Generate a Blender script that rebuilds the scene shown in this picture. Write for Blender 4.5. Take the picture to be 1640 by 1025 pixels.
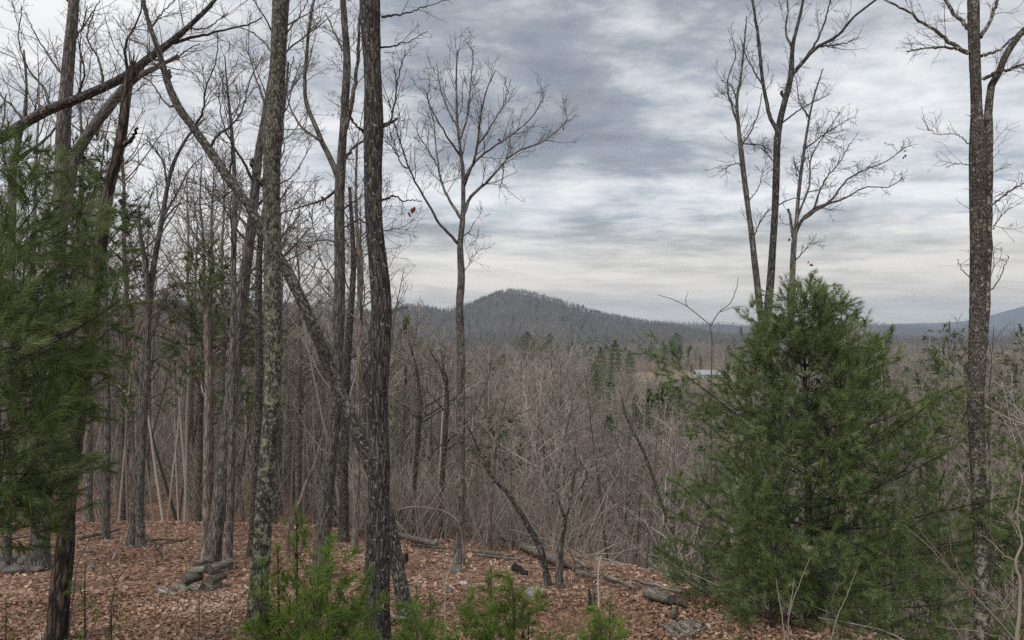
import bpy, math, random
import numpy as np
for o in list(bpy.data.objects):
    bpy.data.objects.remove(o)
scene = bpy.context.scene
col = scene.collection
rng = np.random.default_rng(7)

# ------------------------------------------------------------------ camera
F, CX, CY, HOR = 1180.0, 820.0, 512.5, 530.0        # reference frame 1640 x 1025
CZ = 2.0
PITCH = math.atan((HOR - CY) / F)
cam_d = bpy.data.cameras.new("camera")
cam = bpy.data.objects.new("camera", cam_d)
col.objects.link(cam)
cam.location = (0, 0, CZ)
cam.rotation_euler = (math.pi / 2 + PITCH, 0, 0)
cam_d.sensor_width = 36
cam_d.lens = 36 * F / 1640
cam_d.clip_start = 0.1
cam_d.clip_end = 20000
scene.camera = cam

# ------------------------------------------------------------------ sky and sun
world = bpy.data.worlds.new("World")
scene.world = world
world.use_nodes = True
SUN_EL, SUN_AZ = math.radians(50), math.radians(210)
sun_d = bpy.data.lights.new("sun", "SUN")
sun_d.energy = 1.5
sun_d.angle = math.radians(25)
sun_d.color = (1.0, 0.96, 0.9)
sun = bpy.data.objects.new("sun", sun_d)
col.objects.link(sun)
sun.rotation_euler = (math.pi / 2 - SUN_EL, 0, math.pi - SUN_AZ)
scene.view_settings.view_transform = 'Standard'
scene.view_settings.look = 'None'
scene.view_settings.gamma = 1
scene.view_settings.exposure = 0.62
scene.view_settings.use_curve_mapping = False
scene.cycles.use_denoising = False
scene.cycles.use_adaptive_sampling = False
scene.cycles.sample_clamp_indirect = 4.0
scene.cycles.sampling_pattern = 'BLUE_NOISE'
scene.cycles.max_bounces = 5
scene.cycles.diffuse_bounces = 2
scene.cycles.volume_bounces = 0
scene.cycles.transparent_max_bounces = 4


class NT:
    """small node-building helper"""
    def __init__(s, tree):
        s.t = tree
        s.t.nodes.clear()

    def n(s, kind, ins=None, **props):
        nd = s.t.nodes.new(kind)
        for k, v in props.items():
            setattr(nd, k, v)
        for k, v in (ins or {}).items():
            sock = nd.inputs[k]
            if isinstance(v, bpy.types.NodeSocket):
                s.t.links.new(v, sock)
            else:
                sock.default_value = v
        return nd

    def math(s, op, a, b=0.0, clamp=False):
        return s.n('ShaderNodeMath', {0: a, 1: b}, operation=op, use_clamp=clamp).outputs[0]

    def mix(s, f, a, b, blend='MIX'):
        m = s.n('ShaderNodeMix', {0: f, 6: a, 7: b}, data_type='RGBA', blend_type=blend)
        return m.outputs[2]

    def ramp(s, f, stops, interp='LINEAR'):
        r = s.n('ShaderNodeValToRGB', {0: f})
        r.color_ramp.interpolation = interp
        e = r.color_ramp.elements
        while len(e) < len(stops):
            e.new(0.5)
        for i, (p, c) in enumerate(stops):
            e[i].position = p
            if not hasattr(c, '__len__'):
                c = (c, c, c)
            e[i].color = (*c[:3], 1)
        return r.outputs[0]

    def noise(s, vec, scale, detail=4, rough=0.55, dist=0.0):
        return s.n('ShaderNodeTexNoise', {'Vector': vec, 'Scale': scale, 'Detail': detail, 'Roughness': rough, 'Distortion': dist}).outputs[0]

    def mapping(s, vec, scale=(1, 1, 1), loc=(0, 0, 0)):
        return s.n('ShaderNodeMapping', {'Vector': vec, 'Scale': scale, 'Location': loc}).outputs[0]


def build_world():
    w = NT(world.node_tree)
    gen = w.n('ShaderNodeTexCoord').outputs['Generated']
    sx = w.n('ShaderNodeSeparateXYZ', {0: gen})
    z = w.math('MAXIMUM', sx.outputs[2], 0.0)
    den = w.math('ADD', z, 0.09)
    px = w.math('DIVIDE', sx.outputs[0], den)
    py = w.math('DIVIDE', sx.outputs[1], den)
    p = w.n('ShaderNodeCombineXYZ', {0: px, 1: py, 2: 0.0}).outputs[0]
    big = w.noise(w.mapping(p, (0.55, 0.70, 1), (12.39, 25.08, 0)), 1.0, 3, 0.5, 0.15)
    mid = w.noise(w.mapping(p, (1.25, 1.55, 1), (29.28, 34.19, 4)), 1.0, 8, 0.60, 0.25)
    fin = w.noise(w.mapping(p, (3.6, 4.2, 1), (1.3, 9.2, 2)), 1.0, 8, 0.66, 0.2)
    f = w.math('ADD', w.math('MULTIPLY', big, 0.50), w.math('MULTIPLY', mid, 0.40))
    f = w.math('ADD', f, w.math('MULTIPLY', fin, 0.20))
    cloud = w.ramp(f, [(0.435, (0.172, 0.186, 0.214)), (0.495, (0.250, 0.266, 0.297)), (0.535, (0.385, 0.398, 0.422)),
                       (0.575, (0.51, 0.52, 0.538)), (0.63, (0.64, 0.643, 0.65))])
    # thin gaps let the blue sky through, cream light sits low under the deck
    sky = w.n('ShaderNodeTexSky', sky_type='NISHITA')
    sky.sun_disc = False
    sky.sun_elevation = SUN_EL
    sky.sun_rotation = SUN_AZ
    skyc = w.mix(1.0, sky.outputs[0], (0.1, 0.1, 0.1, 1), 'MULTIPLY')
    cover = w.ramp(fin, [(0.35, 0.88), (0.6, 1.0)])
    c = w.mix(cover, skyc, cloud)
    low = w.ramp(z, [(0.0, 1.0), (0.06, 0.9), (0.15, 0.0)])
    warm = w.mix(w.math('MULTIPLY', low, 0.75), (1, 1, 1, 1), (1.08, 1.0, 0.87, 1))
    c = w.mix(1.0, c, warm, 'MULTIPLY')
    c = w.mix(w.math('MULTIPLY', low, 0.62), c, (0.74, 0.67, 0.555, 1))
    bg = w.n('ShaderNodeBackground', {0: c, 1: 1.0})
    out = w.n('ShaderNodeOutputWorld', {0: bg.outputs[0]})


build_world()


# ------------------------------------------------------------------ geometry helpers
def vnoise(p):
    """vectorised value noise, -1..1"""
    p = np.asarray(p, float)
    i = np.floor(p).astype(np.int64)
    f = p - i
    f = f * f * (3 - 2 * f)

    def h(dx, dy, dz):
        n = (i[..., 0] + dx) * 374761393 + (i[..., 1] + dy) * 668265263 + (i[..., 2] + dz) * 2147483647 + 974711
        n = (n ^ (n >> 13)) * 1274126177
        n = n & 0xffffffff
        return ((n ^ (n >> 16)) & 0xffff) / 32767.5 - 1
    fx, fy, fz = f[..., 0], f[..., 1], f[..., 2]
    a = h(0, 0, 0) * (1 - fx) + h(1, 0, 0) * fx
    b = h(0, 1, 0) * (1 - fx) + h(1, 1, 0) * fx
    c = h(0, 0, 1) * (1 - fx) + h(1, 0, 1) * fx
    d = h(0, 1, 1) * (1 - fx) + h(1, 1, 1) * fx
    return (a * (1 - fy) + b * fy) * (1 - fz) + (c * (1 - fy) + d * fy) * fz


def v2(x, y, s, o=0.0):
    return vnoise(np.stack([np.asarray(x) * s, np.asarray(y) * s, np.zeros_like(np.asarray(x, float)) + o], -1))


def unit(v):
    return v / np.maximum(np.linalg.norm(v, axis=-1, keepdims=True), 1e-9)


def at(px, py, d):
    """world point that stands d metres ahead along the ray of a reference pixel"""
    u, v = (px - CX) / F, (CY - py) / F
    cp, sp = math.cos(PITCH), math.sin(PITCH)
    y, zz = cp - v * sp, sp + v * cp
    k = d / y
    return np.array([u * k, d, CZ + zz * k])


EX = [-60, -30, -8, -3, 0, 2.3, 3.4, 5, 10, 30, 60]
EY = [24, 22, 21.5, 21.3, 18.8, 13.8, 9.2, 5.8, 5.0, 6, 7]


def smax(a, b, k):
    h = np.clip(0.5 + 0.5 * (a - b) / k, 0, 1)
    return b * (1 - h) + a * h + k * h * (1 - h)


RIDGES = [
    (1500.0, 360.0, 11.0, [-900, 300, 450, 600, 630, 650, 680, 710, 735, 760, 785, 815, 845, 880, 920, 960, 1000, 1040, 1080, 1150, 1300, 2600],
     [500, 484, 486, 494, 489, 485, 487, 493, 489, 479, 470, 464, 468, 479, 492, 503, 511, 518, 523, 533, 538, 540]),
    (2700.0, 420.0, 8.0, [-900, 300, 600, 900, 1000, 1040, 1070, 1100, 1180, 1300, 1400, 1500, 1640, 2600],
     [508, 500, 500, 514, 517, 516, 513, 518, 520, 521, 518, 522, 524, 522]),
    (4600.0, 600.0, 5.0, [-900, 1100, 1300, 1400, 1480, 1530, 1580, 1610, 1640, 1700, 1800, 2200],
     [520, 530, 525, 521, 517, 516, 508, 498, 490, 486, 492, 500]),
]


def H(x, y):
    x, y = np.asarray(x, float), np.asarray(y, float)
    yy = np.where(y > 0, y, y * 0.4)
    s = np.maximum(0, y - np.interp(x, EX, EY))
    s = s * s / (s + 3.0)
    za = -0.18 * yy - 0.24 * s
    u = x / np.maximum(y, 1.0)
    left = np.clip((-u - 0.12) / 0.25, 0, 1)
    left = left * left * (3 - 2 * left)
    r = np.hypot(x, y)
    val = -25.0 + 11.5 * left * np.clip((260 - y) / 120, 0, 1) + 1.5 * v2(x, y, 0.012)
    far = np.zeros_like(r)
    px = CX + F * u
    for d, w, th, ax, ay in RIDGES:
        amp = (HOR - np.interp(px, ax, ay)) / F * d + CZ - th + 25.0
        e = (r / np.sqrt(1 + np.minimum(u * u, 4)) - d) / w
        prof = np.exp(-np.abs(e) ** 2.2)
        far = np.maximum(far, amp * prof)
    far = np.where(y > 300, far, far * 0)
    rough = np.clip((r - 700) / 800, 0, 1)
    far = far + rough * (8 * v2(x, y, 0.006, 3.3) + 4 * v2(x, y, 0.017, 1.1)) * np.clip(far / 30, 0, 1)
    z = smax(za, val, 3.0) + far + 6.0 * left * np.exp(-((y - 46) / 13) ** 2)
    near = np.clip(1 - r / 80, 0, 1)
    return z + near * (0.10 * v2(x, y, 0.45, 5.5) + 0.03 * v2(x, y, 1.7, 8.5))


def ground_hit(px, py):
    ds = np.linspace(4.0, 60, 6000)
    p0 = at(px, py, 1.0)
    k = (p0 - np.array([0, 0, CZ]))
    pts = np.array([0, 0, CZ]) + ds[:, None] * k
    hz = H(pts[:, 0], pts[:, 1])
    below = (pts[:, 2] < hz) & (ds < 26)
    i = np.argmax(below) if below.any() else np.argmin(np.where(ds < 22, pts[:, 2] - hz, 9e9))
    p = pts[i].copy()
    p[2] = hz[i]
    return p


class MB:
    """collects vertices and faces for ONE mesh object"""
    def __init__(s):
        s.v, s.q, s.t, s.b, s.c, s.n = [], [], [], [], [], 0

    def add(s, v, q=None, t=None, b=None, c=None):
        v = np.asarray(v, float).reshape(-1, 3)
        if q is not None and len(q):
            s.q.append(np.asarray(q, np.int64).reshape(-1, 4) + s.n)
        if t is not None and len(t):
            s.t.append(np.asarray(t, np.int64).reshape(-1, 3) + s.n)
        s.v.append(v)
        s.b.append(v if b is None else np.asarray(b, float).reshape(-1, 3))
        s.c.append(np.zeros(len(v)) + (0.5 if c is None else c))
        s.n += len(v)
        return s

    def mesh(s, name, mat, org=(0, 0, 0), smooth=True):
        me = bpy.data.meshes.new(name)
        v = np.concatenate(s.v) - np.asarray(org)
        q = np.concatenate(s.q) if s.q else np.zeros((0, 4), np.int64)
        t = np.concatenate(s.t) if s.t else np.zeros((0, 3), np.int64)
        me.vertices.add(len(v))
        me.vertices.foreach_set('co', v.astype(np.float32).ravel())
        loops = np.concatenate([q.ravel(), t.ravel()]).astype(np.int32)
        me.loops.add(len(loops))
        me.loops.foreach_set('vertex_index', loops)
        tot = np.concatenate([np.full(len(q), 4), np.full(len(t), 3)]).astype(np.int32)
        st = np.concatenate([[0], np.cumsum(tot)[:-1]]).astype(np.int32)
        me.polygons.add(len(tot))
        me.polygons.foreach_set('loop_start', st)
        me.polygons.foreach_set('use_smooth', np.full(len(tot), smooth))
        me.update(calc_edges=True)
        a = me.attributes.new('bco', 'FLOAT_VECTOR', 'POINT')
        a.data.foreach_set('vector', np.concatenate(s.b).astype(np.float32).ravel())
        a = me.attributes.new('tint', 'FLOAT', 'POINT')
        a.data.foreach_set('value', np.concatenate(s.c).astype(np.float32))
        me.materials.append(mat)
        return me

    def build(s, name, mat, parent=None, smooth=True, kind=None):
        """link as one object; with a parent, vertices are stored relative to the parent's base"""
        if not s.n:
            return None
        org = np.array(parent.get('org', [0.0, 0.0, 0.0])) if parent is not None else np.zeros(3)
        o = bpy.data.objects.new(name, s.mesh(name, mat, org, smooth))
        col.objects.link(o)
        if parent is not None:
            o.parent = parent
        if kind:
            o['kind'] = kind
        return o


def link_mesh(name, me, parent=None, kind=None):
    o = bpy.data.objects.new(name, me)
    col.objects.link(o)
    if parent is not None:
        o.parent = parent
    if kind:
        o['kind'] = kind
    return o


def thing(name, label, cat, org=(0, 0, 0), group=None):
    o = bpy.data.objects.new(name, None)
    o.empty_display_size = 0.3
    col.objects.link(o)
    o.location = org
    o['org'] = [float(a) for a in org]
    tag(o, label, cat, group)
    return o


def tag(o, label, cat, group=None):
    o['label'] = label
    o['category'] = cat
    if group:
        o['group'] = group
    return o


def tubes(P, R, k, cap=False, tint=None, disp=None, seed=0):
    """P (B,M,3) centre lines, R (B,M) radii -> verts, quads, bark coordinates, tint"""
    P, R = np.asarray(P, float), np.asarray(R, float)
    if P.ndim == 2:
        P, R = P[None], R[None]
    B, M, _ = P.shape
    T = unit(np.gradient(P, axis=1))
    mean = unit(P[:, -1] - P[:, 0])
    ref = np.eye(3)[np.argmin(np.abs(mean), axis=1)][:, None, :]
    N = unit(np.cross(T, np.broadcast_to(ref, T.shape)))
    Bn = np.cross(T, N)
    th = np.arange(k) * (2 * math.pi / k)
    c, s = np.cos(th), np.sin(th)
    L = np.concatenate([np.zeros((B, 1)), np.cumsum(np.linalg.norm(np.diff(P, axis=1), axis=2), axis=1)], 1)
    off = (np.arange(B) * 0.731 % 9.7)[:, None, None] + seed * 1.37
    b = np.stack([np.maximum(R, 0.004)[:, :, None] * c + off, np.maximum(R, 0.004)[:, :, None] * s + off,
                  np.broadcast_to(L[:, :, None], (B, M, k))], -1)
    RR = np.broadcast_to(R[:, :, None], (B, M, k))
    if disp is not None:
        RR = RR * (1 + disp(b, R))
    V = P[:, :, None, :] + RR[..., None] * (c[:, None] * N[:, :, None, :] + s[:, None] * Bn[:, :, None, :])
    base = (np.arange(B) * M * k)[:, None, None] + (np.arange(M - 1) * k)[None, :, None]
    j = np.arange(k)[None, None, :]
    j2 = (j + 1) % k
    q = np.stack([base + j, base + j2, base + k + j2, base + k + j], -1).reshape(-1, 4)
    if tint is None:
        tint = 0.5
    tt = np.broadcast_to(np.asarray(tint, float).reshape(-1, 1) if np.ndim(tint) else np.full((1, 1), tint), (B, M * k)).ravel()
    t = None
    if cap:
        V = V.reshape(-1, 3)
        b = b.reshape(-1, 3)
        tris = []
        for bi in range(B):
            for row, flip in ((0, True), (M - 1, False)):
                s0 = bi * M * k + row * k
                ring = V[s0:s0 + k]
                V = np.concatenate([V, ring.mean(0)[None]])
                b = np.concatenate([b, b[s0:s0 + 1]])
                tt = np.append(tt, tt[s0])
                ci = len(V) - 1
                for jj in range(k):
                    a0, a1 = s0 + jj, s0 + (jj + 1) % k
                    tris.append((ci, a1, a0) if flip else (ci, a0, a1))
        t = np.array(tris)
    return V.reshape(-1, 3), q, t, b.reshape(-1, 3), tt


def add_tubes(mb, P, R, k, **kw):
    v, q, t, b, c = tubes(P, R, k, **kw)
    mb.add(v, q, t, b, c)
    return mb


def catmull(pts, m):
    """Catmull-Rom through pts (n,k), resampled to m rows evenly along the chord"""
    pts = np.asarray(pts, float)
    n = len(pts)
    if n == 2:
        t = np.linspace(0, 1, m)[:, None]
        return pts[0] * (1 - t) + pts[1] * t
    ch = np.concatenate([[0], np.cumsum(np.linalg.norm(np.diff(pts[:, :3], axis=0), axis=1) + 1e-9)])
    s = np.linspace(0, ch[-1], m)
    i = np.clip(np.searchsorted(ch, s, 'right') - 1, 0, n - 2)
    t = ((s - ch[i]) / (ch[i + 1] - ch[i]))[:, None]
    ext = np.concatenate([[2 * pts[0] - pts[1]], pts, [2 * pts[-1] - pts[-2]]])
    p0, p1, p2, p3 = ext[i], ext[i + 1], ext[i + 2], ext[i + 3]
    return 0.5 * (2 * p1 + (p2 - p0) * t + (2 * p0 - 5 * p1 + 4 * p2 - p3) * t ** 2 + (3 * p1 - p0 - 3 * p2 + p3) * t ** 3)


def sample(P, R, idx, t):
    M = P.shape[1]
    f = t * (M - 1)
    i = np.clip(f.astype(int), 0, M - 2)
    w = (f - i)[:, None]
    pos = P[idx, i] * (1 - w) + P[idx, i + 1] * w
    tan = unit(P[idx, i + 1] - P[idx, i])
    r = R[idx, i] * (1 - w[:, 0]) + R[idx, i + 1] * w[:, 0]
    return pos, tan, r


def walk(pos, d, L, r0, r1, M, wander, up, g):
    """random-walk centre lines from pos along d"""
    B = len(pos)
    P = np.zeros((B, M, 3))
    P[:, 0] = pos
    step = (L / (M - 1))[:, None]
    for m in range(1, M):
        d = unit(d + g.normal(0, wander, (B, 3)) + np.array([0, 0, up]))
        P[:, m] = P[:, m - 1] + d * step
    t = np.linspace(0, 1, M)[None]
    R = r0[:, None] * (1 - t) + r1[:, None] * t if np.ndim(r1) else r0[:, None] * (1 - t) + r1 * t
    return P, R


def grow(P, R, dens, length, ang, M, wander, up, g, t0=0.2, t1=1.0, rmin=0.0025, rfac=0.6, rlen=0.011, bias=None, taper=0.5):
    """children along every branch of a level, all at once"""
    Lp = np.linalg.norm(np.diff(P, axis=1), axis=2).sum(1)
    cnt = g.poisson(dens * Lp * (t1 - t0))
    idx = np.repeat(np.arange(len(P)), cnt)
    if not len(idx):
        return np.zeros((0, M, 3)), np.zeros((0, M))
    t = g.uniform(t0, t1, len(idx))
    pos, tan, r = sample(P, R, idx, t)
    rv = unit(g.normal(0, 1, (len(idx), 3)))
    if bias is not None:
        rv = unit(rv + np.asarray(bias))
    perp = unit(rv - (rv * tan).sum(1, keepdims=True) * tan)
    a = np.radians(g.normal(ang[0], ang[1], len(idx)))[:, None]
    d = np.cos(a) * tan + np.sin(a) * perp
    L = length * g.uniform(0.45, 1.35, len(idx)) * (1 - taper * t)
    r0 = np.clip(np.minimum(r * rfac, L * rlen), rmin, None)
    return walk(pos, d, L, r0, np.maximum(r0 * 0.3, rmin * 0.7), M, wander, up, g)


# ------------------------------------------------------------------ materials
def new_mat(name):
    m = bpy.data.materials.new(name)
    m.use_nodes = True
    return m, NT(m.node_tree)


def finish(nt, colr, rough=0.9, bump=None, bstr=0.3, bdist=0.02, spec=0.2, translucent=None):
    p = nt.n('ShaderNodeBsdfPrincipled', {'Base Color': colr, 'Roughness': rough, 'Specular IOR Level': spec})
    if bump is not None:
        bn = nt.n('ShaderNodeBump', {'Height': bump, 'Strength': bstr, 'Distance': bdist})
        nt.t.links.new(bn.outputs[0], p.inputs['Normal'])
    sh = p.outputs[0]
    if translucent:
        tr = nt.n('ShaderNodeBsdfTranslucent', {'Color': colr})
        sh = nt.n('ShaderNodeMixShader', {0: translucent, 1: sh, 2: tr.outputs[0]}).outputs[0]
    nt.n('ShaderNodeOutputMaterial', {0: sh})


def bark(name, dark, mid, light, freq=28, stretch=0.16, lichen=0.0, lichen_col=(0.36, 0.40, 0.27), lscale=7, patch=0.0, bstr=0.6, vary=0.0, lfade=None):
    m, nt = new_mat(name)
    bco = nt.n('ShaderNodeAttribute', attribute_name='bco').outputs['Vector']
    oi = nt.n('ShaderNodeObjectInfo')
    if vary:
        bco = nt.n('ShaderNodeVectorMath', {0: bco, 1: oi.outputs['Random']}, operation='ADD').outputs[0]
    warp = nt.noise(bco, 9, 3, 0.6)
    b2 = nt.n('ShaderNodeVectorMath', {0: bco, 1: nt.n('ShaderNodeVectorMath', {0: (0.05, 0.05, 0.1), 'Scale': warp}, operation='SCALE').outputs[0]}, operation='ADD').outputs[0]
    st = nt.mapping(b2, (1, 1, stretch))
    vo = nt.n('ShaderNodeTexVoronoi', {'Vector': st, 'Scale': freq}, feature='DISTANCE_TO_EDGE').outputs[0]
    fine = nt.noise(nt.mapping(bco, (1, 1, 0.4)), freq * 3, 5, 0.65)
    ridge = nt.math('MULTIPLY', nt.ramp(vo, [(0.0, 0.0), (0.25, 1.0)]), fine)
    c = nt.ramp(ridge, [(0.05, dark), (0.35, mid), (0.68, light)])
    blot = nt.noise(bco, 2.6, 4, 0.6)
    c = nt.mix(nt.ramp(blot, [(0.40, 0.0), (0.66, 0.55)]), c, (*dark, 1))
    if patch:
        pl = nt.ramp(nt.noise(bco, 22, 5, 0.7), [(0.60 - 0.1 * patch, 0.0), (0.64, 0.85)])
        c = nt.mix(pl, c, (0.34, 0.34, 0.32, 1))
    if lichen:
        big = nt.noise(bco, lscale, 2, 0.5)
        sm = nt.noise(bco, lscale * 5, 5, 0.7)
        mk = nt.math('ADD', nt.math('MULTIPLY', big, 0.6), nt.math('MULTIPLY', sm, 0.4))
        lm = nt.ramp(mk, [(0.60 - 0.12 * lichen, 0.0), (0.635 - 0.12 * lichen, 0.9)])
        if lfade:
            hz_ = nt.n('ShaderNodeSeparateXYZ', {0: bco}).outputs[2]
            lm = nt.math('MULTIPLY', lm, nt.n('ShaderNodeMapRange', {0: hz_, 1: lfade[0], 2: lfade[1], 3: 1.0, 4: 0.12}).outputs[0])
        c = nt.mix(lm, c, nt.mix(sm, (*[a * 0.75 for a in lichen_col], 1), (*[a * 1.25 for a in lichen_col], 1)))
    if vary:
        k = nt.math('ADD', nt.math('MULTIPLY', oi.outputs['Random'], vary), 1 - vary / 2)
        c = nt.mix(1.0, c, nt.n('ShaderNodeCombineXYZ', {0: k, 1: k, 2: k}).outputs[0], 'MULTIPLY')
    finish(nt, c, 0.92, ridge, bstr, 0.02)
    return m


def twig_mat(name, a, b, vary=0.3):
    m, nt = new_mat(name)
    t = nt.n('ShaderNodeAttribute', attribute_name='tint').outputs['Fac']
    c = nt.mix(t, (*a, 1), (*b, 1))
    oi = nt.n('ShaderNodeObjectInfo').outputs['Random']
    k = nt.math('ADD', nt.math('MULTIPLY', oi, vary), 1 - vary / 2)
    c = nt.mix(1.0, c, nt.n('ShaderNodeCombineXYZ', {0: k, 1: k, 2: k}).outputs[0], 'MULTIPLY')
    finish(nt, c, 0.85)
    return m


def tint_mat(name, stops, rough=0.8, translucent=None, vary=0.0, spec=0.2):
    m, nt = new_mat(name)
    t = nt.n('ShaderNodeAttribute', attribute_name='tint').outputs['Fac']
    c = nt.ramp(t, stops)
    if vary:
        oi = nt.n('ShaderNodeObjectInfo').outputs['Random']
        k = nt.math('ADD', nt.math('MULTIPLY', oi, vary), 1 - vary / 2)
        c = nt.mix(1.0, c, nt.n('ShaderNodeCombineXYZ', {0: k, 1: k, 2: k}).outputs[0], 'MULTIPLY')
    finish(nt, c, rough, translucent=translucent, spec=spec)
    return m


M_DARK = bark('dark_ridged_bark', (0.022, 0.020, 0.018), (0.10, 0.092, 0.085), (0.20, 0.188, 0.174), 34, 0.11, patch=0.05)
M_LICHEN = bark('lichen_bark', (0.035, 0.031, 0.027), (0.13, 0.118, 0.10), (0.30, 0.28, 0.24), 38, 0.3, lichen=0.62, patch=0.35, lscale=11, lfade=(0.4, 6.5))
M_LEAN = bark('dark_lean_bark', (0.022, 0.02, 0.018), (0.105, 0.095, 0.083), (0.28, 0.26, 0.23), 40, 0.2, patch=0.3)
M_GREY = bark('grey_bark', (0.05, 0.045, 0.04), (0.18, 0.162, 0.145), (0.32, 0.295, 0.268), 27, 0.11, patch=0.08, vary=0.4)
M_RIGHT = bark('chestnut_bark', (0.03, 0.026, 0.022), (0.115, 0.10, 0.086), (0.27, 0.245, 0.21), 44, 0.5, lichen=0.62, lscale=12, patch=0.3, lfade=(1.2, 3.6), lichen_col=(0.34, 0.34, 0.26))
M_SNAG = bark('rotting_bark', (0.02, 0.016, 0.014), (0.095, 0.072, 0.060), (0.24, 0.19, 0.165), 20, 0.14, bstr=1.0)
M_PALE = bark('pale_dead_wood', (0.10, 0.082, 0.067), (0.31, 0.26, 0.22), (0.52, 0.46, 0.40), 30, 0.08)
M_LOG = bark('weathered_log', (0.095, 0.083, 0.07), (0.27, 0.245, 0.21), (0.46, 0.43, 0.38), 40, 0.10, bstr=0.7, lichen=0.3, lscale=8, lichen_col=(0.20, 0.21, 0.13))
M_PINEBARK = bark('pine_bark', (0.03, 0.026, 0.023), (0.085, 0.075, 0.067), (0.2, 0.18, 0.16), 40, 0.4)
M_TWIG = twig_mat('dark_twigs', (0.055, 0.045, 0.04), (0.17, 0.14, 0.12))
M_TWIG_PALE = twig_mat('pale_twigs', (0.26, 0.225, 0.195), (0.52, 0.47, 0.42))
M_TWIG_MID = twig_mat('grey_brown_twigs', (0.175, 0.150, 0.126), (0.435, 0.385, 0.332), 0.9)
M_TWIG_HILL = twig_mat('hill_tree_twigs', (0.11, 0.094, 0.083), (0.26, 0.225, 0.198), 0.6)
M_TWIG_TALL = twig_mat('tall_tree_twigs', (0.085, 0.072, 0.063), (0.23, 0.198, 0.172), 0.7)
M_TWIG_FAR = twig_mat('far_twigs', (0.178, 0.152, 0.127), (0.41, 0.36, 0.306), 0.7)
M_TRUNK_MID = bark('forest_bark', (0.085, 0.074, 0.064), (0.25, 0.222, 0.195), (0.48, 0.44, 0.39), 24, 0.2, vary=0.95)
M_NEEDLE = tint_mat('pine_needles', [(0.0, (0.054, 0.086, 0.028)), (0.45, (0.116, 0.172, 0.052)), (0.8, (0.185, 0.235, 0.09)), (1.0, (0.31, 0.33, 0.185))], 0.55, 0.25, 0.15, 0.35)
M_NEEDLE_BR = tint_mat('young_pine_needles', [(0.0, (0.05, 0.095, 0.014)), (0.5, (0.125, 0.195, 0.032)), (1.0, (0.25, 0.30, 0.075))], 0.55, 0.3, 0.2, 0.35)
M_NEEDLE_DK = tint_mat('dark_conifer_foliage', [(0.0, (0.07, 0.095, 0.042)), (1.0, (0.20, 0.235, 0.11))], 0.7, 0.3, 0.35)
M_LEAF = tint_mat('fallen_oak_leaves', [(0.0, (0.11, 0.058, 0.039)), (0.25, (0.235, 0.135, 0.090)), (0.55, (0.365, 0.240, 0.166)), (0.85, (0.54, 0.39, 0.295)), (1.0, (0.72, 0.59, 0.49))], 0.75, 0.15)
M_DEADLEAF = tint_mat('clinging_dead_leaves', [(0.0, (0.10, 0.035, 0.02)), (1.0, (0.24, 0.10, 0.055))], 0.8, 0.3)
M_GRASS = tint_mat('dead_grass_blades', [(0.0, (0.25, 0.17, 0.10)), (1.0, (0.48, 0.36, 0.23))], 0.8, 0.2)


def ground_mat():
    m, nt = new_mat('leaf_strewn_soil')
    co = nt.n('ShaderNodeTexCoord').outputs['Object']
    vo = nt.n('ShaderNodeTexVoronoi', {'Vector': co, 'Scale': 11.0, 'Randomness': 1.0})
    cr = nt.n('ShaderNodeSeparateColor', {0: vo.outputs['Color']}).outputs[0]
    leaf = nt.ramp(cr, [(0.0, (0.075, 0.038, 0.026)), (0.35, (0.17, 0.088, 0.058)), (0.7, (0.28, 0.16, 0.11)), (1.0, (0.42, 0.28, 0.21))])
    big = nt.noise(co, 0.6, 4, 0.6)
    c = nt.mix(nt.ramp(big, [(0.42, 0.0), (0.7, 0.5)]), leaf, (0.10, 0.065, 0.045, 1))
    far = nt.n('ShaderNodeVectorMath', {0: co}, operation='LENGTH').outputs['Value']
    wood = nt.ramp(nt.noise(co, 0.05, 5, 0.6), [(0.35, (0.15, 0.095, 0.068)), (0.65, (0.26, 0.165, 0.118))])
    c = nt.mix(nt.ramp(nt.math('DIVIDE', far, 200.0), [(0.27, 0.0), (0.6, 1.0)]), c, wood)
    finish(nt, c, 0.95, nt.noise(co, 14, 4, 0.6), 0.5, 0.03)
    return m


def hill_mat():
    m, nt = new_mat('wooded_hillside')
    co = nt.n('ShaderNodeTexCoord').outputs['Object']
    a = nt.noise(co, 0.012, 6, 0.65)
    b = nt.noise(co, 0.09, 4, 0.7)
    c = nt.ramp(nt.math('ADD', nt.math('MULTIPLY', a, 0.5), nt.math('MULTIPLY', b, 0.5)),
                [(0.35, (0.045, 0.042, 0.032)), (0.5, (0.09, 0.072, 0.06)), (0.65, (0.13, 0.105, 0.085))])
    finish(nt, c, 1.0, b, 0.8, 4.0)
    return m


def plain(name, c1, c2, scale, rough=0.9, bump=0.2):
    m, nt = new_mat(name)
    co = nt.n('ShaderNodeTexCoord').outputs['Object']
    n = nt.noise(co, scale, 5, 0.65)
    finish(nt, nt.ramp(n, [(0.3, c1), (0.7, c2)]), rough, n, bump, 0.02)
    return m


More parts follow.
